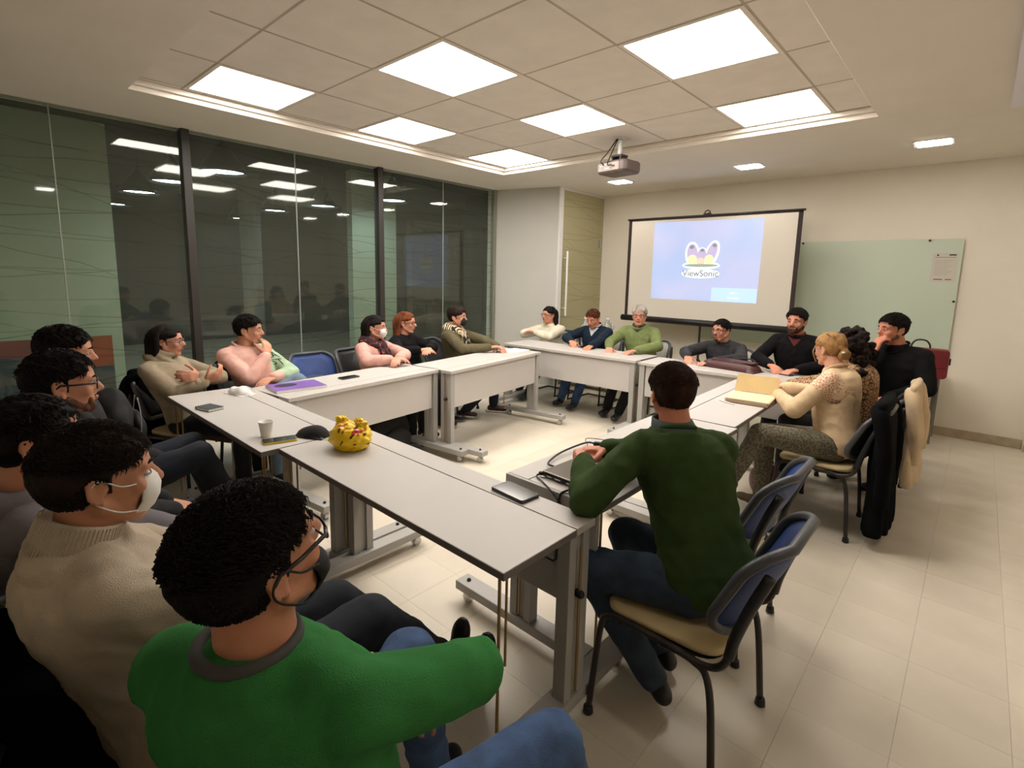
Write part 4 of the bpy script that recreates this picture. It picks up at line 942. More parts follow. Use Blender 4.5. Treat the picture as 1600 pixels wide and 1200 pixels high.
        fr_.tube([hd((-.008, .1035, .010)), hd((0, .1065, .012)), hd((.008, .1035, .010))], .0024*s, 8); sub('spectacles', fr_, gm)
    if mask:
        rs = []
        for z_, w_, y_, e_ in ((.006, .030, .098, .5), (-.010, .050, .110, .6), (-.030, .060, .116, .7), (-.055, .058, .113, .8), (-.080, .046, .102, .9), (-.104, .026, .080, 1)):
            rs.append([hd((w_*math.sin(q), y_-(1-math.cos(q))*.050, z_-.010*(1-math.cos(q))*0)) for q in np.linspace(-1.45, 1.45, 17)]+[hd((w_*.96*math.sin(q), y_-.003-(1-math.cos(q))*.050, z_)) for q in np.linspace(1.45, -1.45, 17)])
        sub('face_mask', MB().loft(rs), mask)
        for k in (-1, 1): sub('ear_strap', MB().tube([hd(q) for q in bez([(k*.050, .070, -.012), (k*.072, .03, -.004), (k*.083, -.008, .020), (k*.082, -.026, .004), (k*.079, -.020, -.026), (k*.070, .02, -.060), (k*.050, .060, -.075)])], .0016*s, 6), mask)
    # ---- top
    if top:
        mb = torso(MB(), bulk, -.20, .97); mb.ell(NB-up*.034*s-sf*.006, (.098*s+bulk*.5, .084*s+bulk*.5, .054*s+bulk*.3), np.array([sr, sf, up]), 30, 20)
        if tkind in ('crew', 'vneck', 'turtle', 'cowl', 'hood', 'jacket'): pass
        for i in (0, 1):
            mb.cap(NB-up*.050*s, SH[i], .058*s+bulk*.7, .048*s+bulk); mb.cap(SH[i], EL[i], .048*s+bulk, .044*s+bulk)
            d = nrm(HD[i]-EL[i]); ss = short_sleeve[i] if short_sleeve else 1.0
            if ss > 0: mb.cap(EL[i], EL[i]+(HD[i]-EL[i])*ss-d*.012, .045*s+bulk, .032*s+bulk*.75)
        mats = list(top) if isinstance(top, tuple) else [top]
        ext_ = None
        if len(mats) > 1:
            def ext_(me, v):
                fc = np.array([p.center for p in me.polygons]); side = (fc-P)@sr
                me.polygons.foreach_set('material_index', (side < -.015).astype(int))
        def shape(me, v):
            if ext_: ext_(me, v)
        mb2 = mb
        sweater = organic('sweater' if tkind != 'jacket' else 'jacket', mb2, max(vox, .0075), mats, body, 3, fold*.85, 52, seed, None)
        if ext_:
            me = sweater.data; fc = np.empty(len(me.polygons)*3); me.polygons.foreach_get('center', fc); fc = fc.reshape(-1, 3)
            me.polygons.foreach_set('material_index', (((fc-P)@sr) < -.012).astype(int)); me.update()
        for i in (0, 1):
            d = nrm(HD[i]-EL[i]); ss = short_sleeve[i] if short_sleeve else 1.0; q = EL[i]+(HD[i]-EL[i])*ss-d*.014
            if ss > 0: sub('cuff', MB().tube([q-d*.035, q-d*.02, q, q+d*.004], [(.034*s+bulk*.75)+(1-ss)*.012, .0335*s+bulk*.8+(1-ss)*.012, .031*s+bulk*.6+(1-ss)*.012, .028*s], 18), mats[0 if i == 1 or len(mats) == 1 else 1])
        nd = nrm(hd((0, -.02, -.05))-NB); ex_ = nrm(sr-nd*(sr@nd)); ey = np.cross(nd, ex_)
        def neck_ring(h, w_, fwd=0, tilt=0, n=28): return [NB+nd*h*s+sf*fwd+ex_*math.cos(q)*w_*s+ey*math.sin(q)*(w_*.96*s)-Z*tilt*max(0, math.sin(q)) for q in np.linspace(0, 2*math.pi, n, endpoint=False)]
        if tkind in ('crew', 'hood'): sub('collar', MB().tube(neck_ring(.004, .074, .004, .035), .0095*s, 10, closed=True), mats[0])
        if tkind in ('turtle',):
            m2 = MB().loft([neck_ring(-.02, .078), neck_ring(.01, .080), neck_ring(.050, .076), neck_ring(.056, .071), neck_ring(.050, .066), neck_ring(.0, .064)]); sub('collar', m2, mats[0])
            for j in range(40):
                pass
            m3 = MB()
            for q in np.linspace(0, 2*math.pi, 64, endpoint=False):
                o_ = ex_*math.cos(q)+ey*math.sin(q)*.96; m3.cap(NB-nd*.015*s+o_*.0795*s, NB+nd*.050*s+o_*.0765*s, .0024*s, .0022*s, 6)
            rb = sub('collar_ribs', m3, mats[0]); rb['kind'] = 'stuff'
        if tkind == 'cowl':
            m2 = MB()
            for h_, w_, r_, tl in ((-.005, .098, .028, .06), (.030, .082, .026, .03), (.055, .070, .018, .0)): m2.tube(neck_ring(h_, w_, .010, tl), r_*s, 12, closed=True)
            organic('cowl_collar', m2, .008, mats[0], body, 2, .005, 40)
        if tkind == 'hood':
            m2 = MB().tube([NB+sr*k_*.10*s+sf*y_-up*(.02+z_) for k_, y_, z_ in ((-1.0, .03, .0), (-.8, -.06, .0), (-.3, -.11, .02), (.3, -.11, .02), (.8, -.06, .0), (1.0, .03, .0))], .042*s, 14).ell(NB-sf*.11*s-up*.07*s, (.085*s, .05*s, .08*s), np.array([sr, sf, Z])); organic('hood', m2, .009, mats[0], body, 2, .006, 30)
        if tkind == 'shirt':
            sub('collar', MB().tube(neck_ring(.000, .074, .004, .060), .0095*s, 10, closed=True), mats[0])
        if tkind in ('vneck', 'shirt', 'jacket'):
            pass
        if tkind == 'jacket':
            for k in (-1, 1):
                P0 = NB+ex_*k*.066*s+sf*.03*s; P1 = P+up*L*.45+sf*.150*s+sr*k*.02*s; P2 = NB-up*.14*s+sf*.135*s+sr*k*.085*s
                n_ = nrm(np.cross(P1-P0, P2-P0))*.004; sub('lapel', MB().loft([[P0-n_, P2-n_, P1-n_], [P0+n_, P2+n_, P1+n_]]), mats[0])
    if bottom:
        mb = MB(); torso(mb, .006, -.20, .10)
        for i in (0, 1): mb.cap(P+Z*-.0, HJ[i], .095*s, .098*s); mb.cap(HJ[i], KN[i], .088*s+.004, .068*s); d = nrm(FT[i]-KN[i]); mb.cap(KN[i], FT[i]-d*.02, .066*s, .050*s)
        organic('trousers', mb, max(vox, .009), bottom, body, 2, fold*.8, 46, seed+5)
    if skirt:
        mb = MB().cap(P, (KN[0]+KN[1])/2-Z*.02, .15*s, .13*s, 20); organic('skirt', mb, .01, skirt, body, 2, .006, 20)
    for i in (0, 1):
        d = nrm(FT[i]-KN[i]); fdir = f-d*(f@d)*.85; fdir = fdir if np.linalg.norm(fdir) > .2 else f
        if abs(d[2]) < .75: fdir = nrm(Z*.8+f*.3)
        else: fdir = nrm(fdir*V3(1, 1, .0)-Z*.0)
        q = FT[i]+d*.030*s; sd_ = nrm(np.cross(fdir, d)); A2 = np.array([sd_, fdir, np.cross(sd_, fdir)])
        ms = MB().ell(q-fdir*.025*s, (.036*s, .045*s, .040*s), A2).ell(q+fdir*.05*s, (.040*s, .075*s, .036*s), A2).ell(q+fdir*.115*s, (.043*s, .062*s, .030*s), A2).cap(FT[i]-d*.02, q, .044*s, .038*s)
        organic('shoe', ms, .009, shoe, body, 2)
        if sole:
            m2 = MB().loft([[q+d*h_+sd_*x_+fdir*(y_+.045*s) for x_, y_ in rrect(.043*s, .135*s, .040*s, 6)] for h_ in (.022*s, .040*s)]); sub('shoe_sole', m2, sole)
    tm = torso(MB(), bulk, -.20, 1.0); TB = BVHTree.FromPolygons(np.concatenate(tm.v).tolist(), tm.f)
    return dict(tb=TB, o=body, NB=NB, sr=sr, sf=sf, up=up, P=P, L=L, hd=hd, s=s, SH=SH, EL=EL, HD=HD, AX=AX)
def hk2(j): return .012*math.sin(j*1.9)
def cloth_on(p, name, mesh, m): return ob(name, mesh, m, p['o'], smooth=True)
# ------------------------------------------------------------------ helpers that lay flat things on a garment
def bvh_of(o):
    me = o.data; return BVHTree.FromPolygons([v.co[:] for v in me.vertices], [p.vertices[:] for p in me.polygons])
def garment(p):
    return [c for c in p['o'].children if c.name.split('.')[0] in ('sweater', 'jacket')][0]
def drape(p, name, inside, m, u0, u1, w0, w1, nu=26, nw=34, off=.011, thick=.004, bv=None, ripple=0):
    """sheet lying on the chest; u across (m), w down from the neck (m)"""
    bv = p['tb']; O = p['NB']; g = {}; v = []; f = []
    for i in range(nu+1):
        for j in range(nw+1):
            u = u0+(u1-u0)*i/nu; w_ = w0+(w1-w0)*j/nw
            if not inside(u, w_): continue
            q = O+p['sr']*u-p['up']*w_+p['sf']*.5; h = bv.ray_cast(Vector(q), Vector(-p['sf']))
            if h[0] is None: continue
            g[(i, j)] = len(v); v.append(np.array(h[0])+p['sf']*(off+ripple*math.sin(u*110+w_*14)))
    n = len(v); f = []
    for (i, j), a in g.items():
        b, c, d = g.get((i+1, j)), g.get((i+1, j+1)), g.get((i, j+1))
        if None not in (b, c, d): f += [(a, d, c, b), (a+n, b+n, c+n, d+n)]
    if not v: return
    v += [q-p['sf']*thick for q in v]
    return ob(name, MB().add(np.array(v), f), m, p['o'], smooth=True)
def print_text(p, txt, size, u, w_, m, name='print'):
    bv = bvh_of(garment(p)); me = text_mesh(txt, size, 0); n = len(me.vertices)
    for vt in me.vertices:
        q = p['NB']+p['sr']*(-vt.co.x*-1*1+0)*1.0+p['sr']*0-p['up']*(w_-vt.co.y)+p['sf']*.5
        q = p['NB']+(-p['sr'])*(u-0)*-1+p['sr']*0+(p['sr']*-1)*(vt.co.x)-p['up']*(w_-vt.co.y)+p['sf']*.5
        h = bv.ray_cast(Vector(q), Vector(-p['sf'])); vt.co = Vector(np.array(h[0])+p['sf']*.004) if h[0] is not None else Vector(q-p['sf']*.4)
    me.materials.clear(); me.materials.append(m); return link(name, me, p['o'])
def coat(label, x, y, a, m, w_=.24, z0=.12, z1=.86, th=.05, fold=.012, drift=0, seed=1, group=None):
    """coat hung over the back of a chair; a = facing of that chair"""
    o = bpy.data.objects.new('coat', None); C.objects.link(o); o.location = (x, y, 0); o.rotation_euler.z = -a; tag(o, label, 'coat', group)
    rs = []
    for t in np.linspace(0, 1, 12):
        z = z0+(z1-z0)*t; k = 1.0+.22*(1-t)*math.sin(t*9+seed)*.4+.12*(1-t); tk = th*(1.25-.5*t)
        rs.append([(q[0]*k*w_+drift*(1-t), q[1]*tk-.03*(1-t), z+.04*(1-t)*(1-t)*math.sin(q[0]*5+seed)) for q in [(math.copysign(abs(math.cos(b))**.6, math.cos(b)), math.copysign(abs(math.sin(b))**.8, math.sin(b))) for b in np.linspace(0, 2*math.pi, 36, endpoint=False)]])
    rs.append([(x_*.9, y_*.6, z1+.012) for x_, y_, z_ in rs[-1]])
    def crease(me, v):
        n = np.empty(len(v)*3); me.vertices.foreach_get('normal', n); n = n.reshape(-1, 3); k = np.clip((z1-v[:, 2])/(z1-z0), 0, 1)
        h = np.sin(v[:, 0]*58+3*np.sin(v[:, 2]*5+seed)+seed)*k*fold+noise3(v, 18, seed)*fold*.6
        me.vertices.foreach_set('co', (v+n*h[:, None]).ravel()); me.update()
    organic('coat_body', MB().loft(rs), .011, m, o, 2, 0, extra=crease)
    for k in (-1, 1): organic('coat_sleeve', MB().tube(bez([(k*w_*.72, th*.5, z1-.02), (k*w_*1.0, -.01, z1-.10), (k*w_*1.04, -.045, z1-.30), (k*w_*.95+drift*.4, -.05, z0+.16)]), [.030, .034, .038, .040, .042, .042, .042, .042, .042, .042, .042, .042, .042, .040, .038, .036, .035, .034, .032], 12), .011, m, o, 1, .006, 22, seed)
    return o
# ------------------------------------------------------------------ cloth materials
def knit(n, c, **k): return mat(n, c, .92, var=.10, vscale=14, bump=.75, bscale=420, spec=.15, **k)
GREEN = knit('green_knit', (56, 124, 64)); CREAM = knit('cream_knit', (196, 182, 162)); GREYH = knit('grey_hoodie', (122, 118, 124)); TAUPE = knit('taupe_knit', (160, 146, 124)); OLIVE = knit('olive_knit', (58, 78, 40))
PINKS = knit('pink_sweat', (226, 178, 164)); MINT = knit('mint_sweat', (172, 196, 164)); PINKL = knit('pale_pink_knit', (222, 170, 158)); BLKN = knit('black_knit', (20, 19, 21)); KHAKI = knit('khaki_knit', (98, 90, 68)); WHITEK = knit('white_knit', (228, 218, 196))
NAVY = knit('navy_knit', (30, 42, 56)); LGREEN = knit('light_green_knit', (122, 134, 86)); JACK = mat('charcoal_jacket', (38, 38, 42), .85, var=.15, vscale=20, bump=.5, bscale=300); CREAM2 = knit('cream_fine_knit', (224, 196, 158))
DARKT = mat('dark_top_cloth', (22, 22, 26), .9, var=.1, vscale=12, bump=.4, bscale=300)
LEOP = mat('leopard_print', (196, 158, 116), .85, col2=(84, 54, 38), kind='voronoi', vscale=42, bump=.3)
JEAN = mat('blue_jeans', (62, 88, 128), .9, var=.22, vscale=16, bump=.6, bscale=420); JEAND = mat('dark_jeans', (24, 30, 42), .9, var=.2, vscale=16, bump=.5, bscale=420); JEANL = mat('light_jeans', (112, 132, 150), .9, var=.15, vscale=14, bump=.5, bscale=400)
TROUP = mat('printed_grey_trousers', (120, 114, 94), .85, col2=(84, 78, 66), kind='noise', vscale=85, bump=.3); BLKT = mat('black_trousers', (17, 17, 20), .9, var=.1, bump=.4, bscale=300)
FLOR = mat('floral_scarf', (44, 22, 26), .85, col2=(176, 78, 78), kind='noise', vscale=38, bump=.3)
mt = FLOR.node_tree.nodes; [setattr(n.color_ramp.elements[0], 'position', .40) or setattr(n.color_ramp.elements[1], 'position', .44) for n in mt if n.type == 'VALTORGB']
ZEB = mat('zebra_scarf', (222, 206, 172), .85, col2=(34, 26, 24), kind='wave', vscale=11, bump=.2, stretch=(1, 1.2, .7)); LACE = mat('lace_shoulder', (208, 150, 112), .85, col2=(236, 220, 196), kind='voronoi', vscale=60)
MASKW = mat('white_mask', (232, 230, 226), .8, bump=.15, bscale=200); MASKB = mat('black_mask', (22, 21, 23), .85, bump=.3, bscale=250)
REDT = mat('red_tee', (92, 30, 28), .85); SHIRT = mat('pale_shirt', (196, 200, 210), .8); DSHIRT = mat('dark_shirt', (34, 32, 36), .8); BSHIRT = mat('blue_grey_shirt', (74, 92, 100), .85)
DRK, BRN, MID, BLD, GRY, RED_ = (24, 19, 17), (36, 27, 22), (62, 40, 28), (156, 118, 76), (176, 172, 164), (104, 58, 36)
BEIGE_SOLE = mat('white_sole', (214, 208, 196), .6); SUEDE = mat('taupe_suede', (88, 74, 56), .85)
PI = math.pi
BCOAT = mat('black_wool', (13, 14, 15), .95, var=.15, vscale=10, bump=.5, bscale=250, spec=.08)
# ---- the near side, left to right in depth
p1 = person('man in bright green sweater and glasses, black mask pulled to his chin, seen from behind', (-.752, .272, 1.118), -.20, -.26, (-.72, .36, .53), -.52,
    [(-.90, .60, .62), (-.86, .52, .66)], elbows=((-.98, .40, .78), (-.625, .61, .80)), knees=((-.98, .72, .57), (-.60, .83, .50)), feet=((-.98, .80, .10), (-.56, .95, .10)), sk=(196, 136, 106), hair=DRK, top=GREEN, tkind='crew', bottom=JEAN, vox=.0062, fold=.010,
    glasses=mat('brown_acetate', (34, 20, 18), .3), mask=None, hk=dict(thick=.012, top=.014, nape=-.085, tuft=.004), short_sleeve=(1, .22), seed=3, sw=.93, bulk=.012)
p2 = person('man in cream high-necked sweater with white face mask, seen in profile at left', (-1.32, .178, 1.105), .02, .02, (-1.27, .29, .52), -.12,
    [(-1.40, .50, .66), (-1.38, .46, .70)], elbows=((-1.50, .38, .78), (-1.11, .38, .80)), knees=((-1.33, .70, .555), (-1.17, .72, .575)), feet=((-1.33, 1.16, .085), (-1.20, 1.17, .085)), sk=(192, 134, 104), hair=BRN, top=CREAM, tkind='turtle', bottom=JEAND, vox=.0062, fold=.009, mask=MASKW,
    hk=dict(thick=.013, top=.010, quiff=.014, nape=-.09, tuft=.005), seed=5, shoe=BLK, bulk=.017, sw=1.0)
p3 = person('man in grey hooded sweatshirt with dark tousled hair, mostly hidden at the left edge', (-1.79, .118, 1.085), .05, .05, (-1.76, .25, .52), -.05,
    [None, None], sk=(190, 132, 102), hair=DRK, top=GREYH, tkind='hood', bottom=BLKT, vox=.0085, hk=dict(thick=.016, top=.012, tuft=.009), seed=7)
p4 = person('man with black-framed glasses and a thin moustache, in dark clothes at left', (-2.315, .238, 1.135), .03, .03, (-2.29, .32, .52), .05,
    [(-2.36, .52, .60), (-2.24, .52, .60)], sk=(196, 138, 110), hair=DRK, top=DARKT, tkind='crew', bottom=JEAND, vox=.0075, glasses=BLK, hk=dict(thick=.012, top=.016, quiff=.010, nape=-.08), seed=11, beard=.0005)
p5 = person('man in black with short dark hair, farthest of the five on the near side', (-2.95, .325, 1.165), .16, .12, (-2.93, .36, .52), .12,
    [(-2.98, .60, .62), (-2.86, .62, .62)], knees=((-3.06, .82, .60), (-2.80, .78, .62)), feet=((-3.05, .98, .08), (-2.85, 1.02, .08)), sk=(196, 140, 112), hair=DRK, top=DARKT, tkind='crew', bottom=JEAND, vox=.0085, hk=dict(thick=.011, top=.010, fringe=.050), seed=13)
t = thing('coat', 'black coat bunched on the seat beside the cream high-necked sweater man', 'coat', (-1.66, .06, .50), .2)
lumpy('coat_body', (0, 0, .05), (.30, .17, .10), BCOAT, t, amp=.10, k=4, seed=12); lumpy('coat_tail', (.26, .02, -.03), (.17, .20, .045), BCOAT, t, amp=.08, k=4, seed=15); lumpy('coat_sleeve', (.10, -.14, -.16), (.10, .06, .24), BCOAT, t, amp=.08, k=4, seed=14)
# ---- the glass-wall side
p6 = person('woman with long dark ponytail, clear glasses and taupe cowl-neck sweater, arms crossed', (-4.06, .985, 1.045), .50, .02, (-4.00, 1.08, .50), .85,
    [(-3.84, 1.10, .82), (-3.80, 1.12, .79)], elbows=((-3.90, 1.30, .76), (-3.90, .92, .76)), s=.94, sk=(200, 142, 116), hair=DRK, hs='long', top=TAUPE, tkind='cowl', skirt=mat('brown_skirt', (70, 46, 34), .9, var=.1, bump=.3), bottom=BLKT, vox=.0078, glasses=mat('thin_metal', (120, 120, 124), .3, metal=.8), seed=17, palm=((-.7, -.6, 0), (-.7, -.6, 0)), curl=(.85, .85))
p7 = person('young man in pink and mint sweatshirt, fingers at his mouth, legs crossed', (-4.10, 1.53, 1.085), .62, .06, (-4.06, 1.62, .51), 1.30,
    [(-3.86, 1.60, .74), (-3.965, 1.60, .895)], elbows=((-3.99, 1.80, .74), (-3.90, 1.44, .745)), knees=((-3.80, 1.76, .70), (-3.72, 1.52, .54)), feet=((-3.86, 1.40, .56), (-3.62, 1.50, .085)), s=.98, sk=(200, 144, 116), hair=DRK, top=(PINKS, MINT), tkind='crew', bottom=JEANL, vox=.0078, seed=19, hk=dict(thick=.013, top=.016, quiff=.01, fringe=.052),
    palm=((0, 0, -1), (-.9, -.1, .0)), curl=(.4, .7), hdir=(None, (-.45, .1, 1.0)))
p8 = person('woman with long dark hair, white mask, pale pink sweater and floral scarf', (-4.06, 2.63, 1.040), 1.0, .02, (-4.09, 2.66, .50), 1.15,
    [(-3.72, 2.64, .80), (-3.72, 2.55, .80)], elbows=((-3.86, 2.82, .79), (-3.90, 2.42, .80)), s=.95, sk=(204, 146, 122), hair=DRK, hs='long', top=PINKL, tkind='crew', bottom=BLKT, vox=.0085, mask=MASKW, seed=23)
p9 = person('woman with long reddish-blonde hair and dark glasses, in black, arms folded', (-4.31, 3.15, 1.035), .95, .04, (-4.34, 3.20, .50), 1.10,
    [(-4.02, 3.22, .80), (-4.00, 3.05, .80)], elbows=((-4.10, 3.36, .78), (-4.14, 2.92, .80)), s=.96, sk=(212, 152, 124), hair=RED_, hs='long', top=BLKN, tkind='crew', bottom=BLKT, vox=.0085, glasses=BLK, seed=29)
p10 = person('woman with short dark hair, black mask, khaki cardigan and zebra-print scarf', (-4.11, 3.67, 1.085), 1.08, .04, (-4.20, 3.75, .50), 1.0,
    [(-3.72, 3.90, .79), (-3.70, 3.80, .80)], elbows=((-3.92, 4.02, .80), (-3.94, 3.55, .80)), s=.97, sk=(204, 146, 120), hair=BRN, top=KHAKI, tkind='crew', bottom=JEAND, vox=.0085, mask=MASKB, seed=31, hk=dict(thick=.022, top=.010, nape=-.13, tuft=.007), sole=BEIGE_SOLE, feet=((-3.95, 4.08, .075), (-3.98, 3.66, .075)), shoe=mat('maroon_shoe', (60, 28, 28), .6))
# ---- the far side
F_ = lambda x, y: (x, y, .075)
p11 = person('woman in white knitted sweater with long dark hair and glasses, arms crossed on the table', (-4.15, 5.30, 1.035), 3.28, .0, (-4.14, 5.42, .50), 3.1,
    [(-4.13, 5.02, .83), (-4.17, 5.06, .82)], elbows=((-3.94, 5.06, .79), (-4.36, 5.06, .79)), s=.95, sk=(206, 144, 116), hair=DRK, hs='long', top=WHITEK, tkind='crew', bottom=BLKT, vox=.0085, glasses=mat('thin_metal', (120, 120, 124)), seed=37, feet=(F_(-4.05, 4.80), F_(-4.25, 4.86)))
p12 = person('man in navy sweater over a pale collared shirt, looking down at his hands', (-3.46, 5.30, 1.040), 3.05, .38, (-3.50, 5.46, .51), 3.0,
    [(-3.18, 4.86, .775), (-3.44, 4.86, .79)], elbows=((-3.22, 5.10, .80), (-3.70, 5.10, .80)), s=.98, sk=(206, 138, 108), hair=(82, 48, 32), top=NAVY, tkind='shirt', bottom=JEAN, vox=.0085, seed=41, hk=dict(thick=.010, top=.009), feet=(F_(-3.38, 4.86), F_(-3.62, 4.92)), curl=(.35, .8))
p13 = person('grey-haired man with glasses in light green sweater and dark collar', (-2.84, 5.30, 1.120), 2.75, .04, (-2.84, 5.45, .51), 2.95,
    [(-2.66, 4.86, .775), (-2.96, 4.88, .775)], elbows=((-2.50, 5.12, .80), (-3.10, 5.12, .80)), s=1.0, sk=(208, 142, 118), hair=GRY, top=LGREEN, tkind='shirt', bottom=BLKT, vox=.0085, glasses=mat('red_brown_frame', (88, 34, 30), .4), seed=43, hk=dict(thick=.011, top=.010, fringe=.064), sw=1.06, feet=(F_(-2.78, 4.84), F_(-2.98, 4.92)), curl=(.35, .35))
p14 = person('man with glasses, goatee and charcoal jacket, leaning forward with hands on the table', (-1.90, 5.26, 1.035), 3.42, .02, (-1.88, 5.50, .51), 3.15,
    [(-1.83, 4.80, .775), (-2.06, 4.86, .79)], elbows=((-1.62, 5.06, .80), (-2.18, 5.08, .80)), s=.98, sk=(206, 142, 116), hair=DRK, top=JACK, tkind='jacket', bottom=BLKT, vox=.0085, glasses=mat('red_brown_frame', (88, 34, 30)), seed=47, beard=.003, goatee=True, sw=1.05, hk=dict(thick=.011, top=.009, fringe=.062), feet=(F_(-1.80, 4.90), F_(-2.0, 4.95)), curl=(.25, .6))
p15 = person('bearded man in black V-neck over a red T-shirt, beside the right end of the screen', (-1.225, 5.25, 1.180), 3.25, .03, (-1.20, 5.42, .52), 3.12,
    [(-1.10, 4.94, .785), (-1.33, 4.94, .80)], elbows=((-.93, 5.14, .82), (-1.50, 5.14, .82)), s=1.02, sk=(204, 140, 114), hair=DRK, top=BLKN, tkind='vneck', bottom=BLKT, vox=.0085, seed=53, beard=.004, sw=1.06, hk=dict(thick=.013, top=.014, quiff=.01), feet=(F_(-1.12, 4.90), F_(-1.30, 4.95)), curl=(.6, .7))
p16 = person('man in black sweater resting his chin on his hand, in front of the burgundy briefcase', (-.475, 4.90, 1.195), 3.95, .06, (-.36, 5.06, .52), 3.55,
    [(-.42, 4.72, .70), (-.575, 4.79, 1.00)], elbows=((-.22, 4.80, .80), (-.66, 4.78, .84)), s=1.02, sk=(196, 128, 102), hair=DRK, top=BLKN, tkind='crew', bottom=BLKT, vox=.0078, seed=59, beard=.0008, hk=dict(thick=.012, top=.018, quiff=.008), sw=1.06,
    palm=(None, (.72, .69, 0)), hdir=(None, (.10, .16, .9)), curl=(.5, .95))
# ---- the right side
p17 = person('woman with a mass of dark curly hair and leopard-print top, behind the blonde woman', (-.655, 4.28, 1.100), -1.5, .10, (-.56, 4.34, .52), -1.45,
    [(-.96, 4.16, .79), (-.95, 4.26, .79)], elbows=((-.80, 4.08, .80), (-.80, 4.46, .80)), s=.97, sk=(196, 138, 112), hair=(30, 20, 18), hs='curly', top=LEOP, tkind='crew', bottom=BLKT, vox=.0078, seed=61, feet=((-.98, 4.22, .075), (-.98, 4.42, .075)))
p18 = person('blonde woman with pinned-up bun, cream sweater with lace shoulders and snake-print trousers', (-.700, 3.925, 1.100), -1.02, .16, (-.575, 3.78, .52), -1.42,
    [(-.96, 3.80, .78), (-.94, 4.02, .79)], elbows=((-.80, 3.60, .735), (-.76, 4.06, .80)), knees=((-.96, 3.36, .60), (-.98, 3.70, .52)), feet=((-1.09, 3.40, .24), (-.95, 3.60, .09)), s=.97, sk=(214, 158, 130), hair=BLD, hs='bun', top=CREAM2, tkind='crew', bottom=TROUP, vox=.0075, seed=67, shoe=SUEDE, fold=.005)
p19 = person('man in olive green sweater with brown hair, leaning on the laptop, seen from behind', (-.825, 1.825, 1.112), -.80, .06, (-.575, 1.68, .525), -.98,
    [(-1.055, 1.60, .835), (-1.075, 1.70, .86)], elbows=((-.925, 1.425, .785), (-.86, 1.96, .84)), tw=.26, knees=((-.93, 1.50, .50), (-.97, 1.80, .50)), feet=((-.72, 1.62, .09), (-.78, 1.80, .09)), sk=(206, 132, 104), hair=(52, 33, 24), top=OLIVE, tkind='shirt', bottom=mat('slate_jeans', (44, 58, 76), .9, var=.2, vscale=16, bump=.5, bscale=420), vox=.0062, seed=71, fold=.009, sw=.90,
    hk=dict(thick=.014, top=.010, nape=-.110, quiff=.0), curl=(.75, .9), bulk=.016, palm=((0, 0, -1), (0, -.3, -1)))
# collars, prints and scarves
for p, m_, dep in ((p12, SHIRT, .10), (p13, DSHIRT, .05), (p15, REDT, .085), (p14, DSHIRT, .26)):
    drape(p, 'undershirt', lambda u, w_, dep=dep: abs(u) < .062*(1-(w_-.02)/dep) if w_ > .02 else abs(u) < .062, m_, -.065, .065, -.01, dep+.02, 26, 30, off=.010)
    O = p['NB']; sr, sf, up = p['sr'], p['sf'], p['up']
    ob('shirt_collar', MB().tube([O+sr*math.cos(q)*.066+sf*(math.sin(q)*.064+.006)+up*(.026-.030*max(0, math.sin(q))) for q in np.linspace(-PI*1.45, PI*.45, 26)], .0085, 8), m_, p['o'], smooth=True)
O = p19['NB']; ob('shirt_collar', MB().loft([[O+p19['up']*h_+p19['sr']*math.cos(q)*r_+p19['sf']*math.sin(q)*r_ for q in np.linspace(0, 2*PI, 30, endpoint=False)] for h_, r_ in ((-.045, .088), (-.01, .086), (.012, .082), (.040, .074), (.044, .070), (.035, .066), (0, .066))]), mat('blue_grey_collar', (78, 92, 92), .85, var=.12, vscale=20), p19['o'], smooth=True)
O = p1['NB']; ob('shirt_collar', MB().tube([O+p1['up']*.012+p1['sr']*math.cos(q)*.069+p1['sf']*math.sin(q)*.067 for q in np.linspace(0, 2*PI, 30, endpoint=False)], .010, 10, closed=True), mat('grey_collar', (70, 70, 66), .85), p1['o'], smooth=True)
INKG = mat('dark_print', (38, 40, 36), .8)
print_text(p7, 'EA\nST', .066, -.150, .115, INKG)
def scarf(p, m, tails, name='scarf', r0=.034, big=.078):
    O = p['NB']; sr, sf, up = p['sr'], p['sf'], p['up']; mb = MB()
    for h_, w_, r_ in ((.0, .094, r0), (.026, big, r0*.85)): mb.tube([O+up*(h_-.05*max(0, math.sin(q)))+sr*math.cos(q)*w_+sf*(math.sin(q)*w_+.012) for q in np.linspace(0, 2*PI, 24, endpoint=False)], r_, 12, closed=True)
    organic(name, mb, .0085, m, p['o'], 2, .007, 34, 3); bv = bvh_of(garment(p))
    for k, (u, wd, ln) in enumerate(tails): drape(p, 'scarf_tail', lambda a_, b_: True, m, u-wd, u+wd, .05, ln, 18, 34, off=.030, thick=.020, bv=bv, ripple=.007)
scarf(p8, FLOR, [(.02, .055, .30), (-.055, .035, .26)]); scarf(p10, ZEB, [(-.035, .045, .36), (.05, .04, .33)])
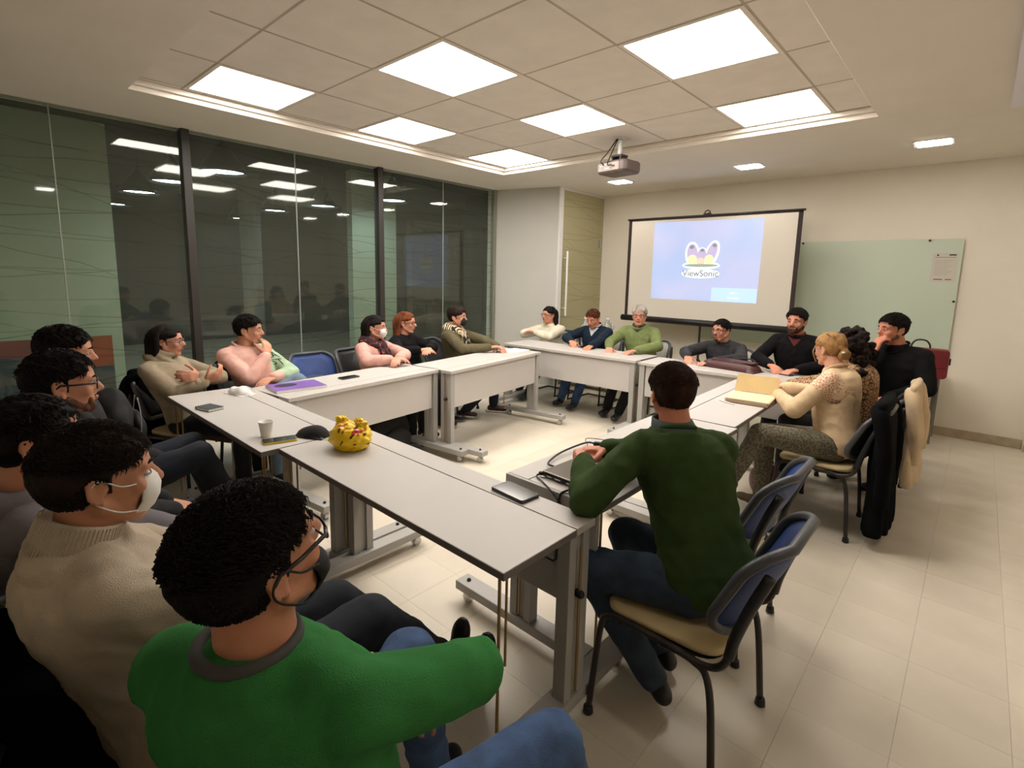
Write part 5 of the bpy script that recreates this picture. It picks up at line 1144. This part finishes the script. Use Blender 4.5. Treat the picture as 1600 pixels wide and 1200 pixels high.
# lace shoulder of the cream sweater
bv = bvh_of(garment(p18)); S_ = p18['SH'][0]; v = []; f = []; n1, n2 = 22, 22
E_ = p18['EL'][0]; ax = nrm(E_-S_); a1 = nrm(np.cross(ax, p18['sf'])); a2 = np.cross(ax, a1)
for i in range(n1):
    t_ = -.35+i/(n1-1)*.95
    for j in range(n2):
        q_ = 2*PI*j/n2; d_ = a1*math.cos(q_)+a2*math.sin(q_); c_ = S_+(E_-S_)*t_*.6; h = bv.ray_cast(Vector(c_+d_*.25), Vector(-d_)); v.append(np.array(h[0])+d_*.0025 if h[0] is not None else c_+d_*.05)
for i in range(n1-1):
    for j in range(n2): k = (j+1) % n2; f.append((i*n2+j, i*n2+k, (i+1)*n2+k, (i+1)*n2+j))
ob('lace_yoke', MB().add(np.array(v), f), LACE, p18['o'], smooth=True)
# mask worn under the chin of the man in green, its strap over the ear
hd = p1['hd']
m2 = MB().loft([[hd((w_*math.sin(q), y_-(1-math.cos(q))*.045, z_)) for q in np.linspace(-1.5, 1.5, 15)]+[hd((w_*.94*math.sin(q), y_-.004-(1-math.cos(q))*.045, z_)) for q in np.linspace(1.5, -1.5, 15)] for z_, w_, y_ in ((-.046, .050, .100), (-.058, .058, .108), (-.078, .055, .110), (-.102, .040, .100), (-.120, .022, .080))])
ob('face_mask', m2, MASKB, p1['o'], smooth=True)
for k in (-1, 1): ob('ear_strap', MB().tube([hd(q) for q in bez([(k*.052, .070, -.048), (k*.072, .03, -.022), (k*.086, -.006, .016), (k*.089, -.030, .0), (k*.082, -.02, -.034), (k*.068, .02, -.078), (k*.045, .055, -.095)])], .0018, 6), MASKB, p1['o'], smooth=True)
# olive sweater man has brown shoes tucked below; coats over the chairs
CCOAT = mat('cream_wool', (214, 190, 156), .95, var=.06, vscale=8, bump=.4, bscale=250)
coat('black coat hung over the back of the blonde woman\'s chair, reaching near the floor', -.345, 3.77, -HALF, BCOAT, .26, .10, .86, drift=.03, seed=2)
coat('cream coat draped over the chair behind the black coat', -.255, 4.40, -HALF, CCOAT, .25, .22, .88, th=.036, drift=-.02, seed=5)
coat('black coat hanging behind the taupe cowl-neck woman', -4.33, .98, 1.15, BCOAT, .22, .12, .84, seed=3)
coat('black coat on the chair of the man in the pink and mint sweatshirt', -4.42, 1.56, 1.25, BCOAT, .21, .16, .82, seed=4)
coat('black coat over the chair of the cream high-necked sweater man', -1.24, -.12, -.05, BCOAT, .24, .10, .84, seed=6)
coat('black coat over the chair of the man in the grey hoodie', -1.70, -.17, 0, BCOAT, .23, .10, .84, seed=7)
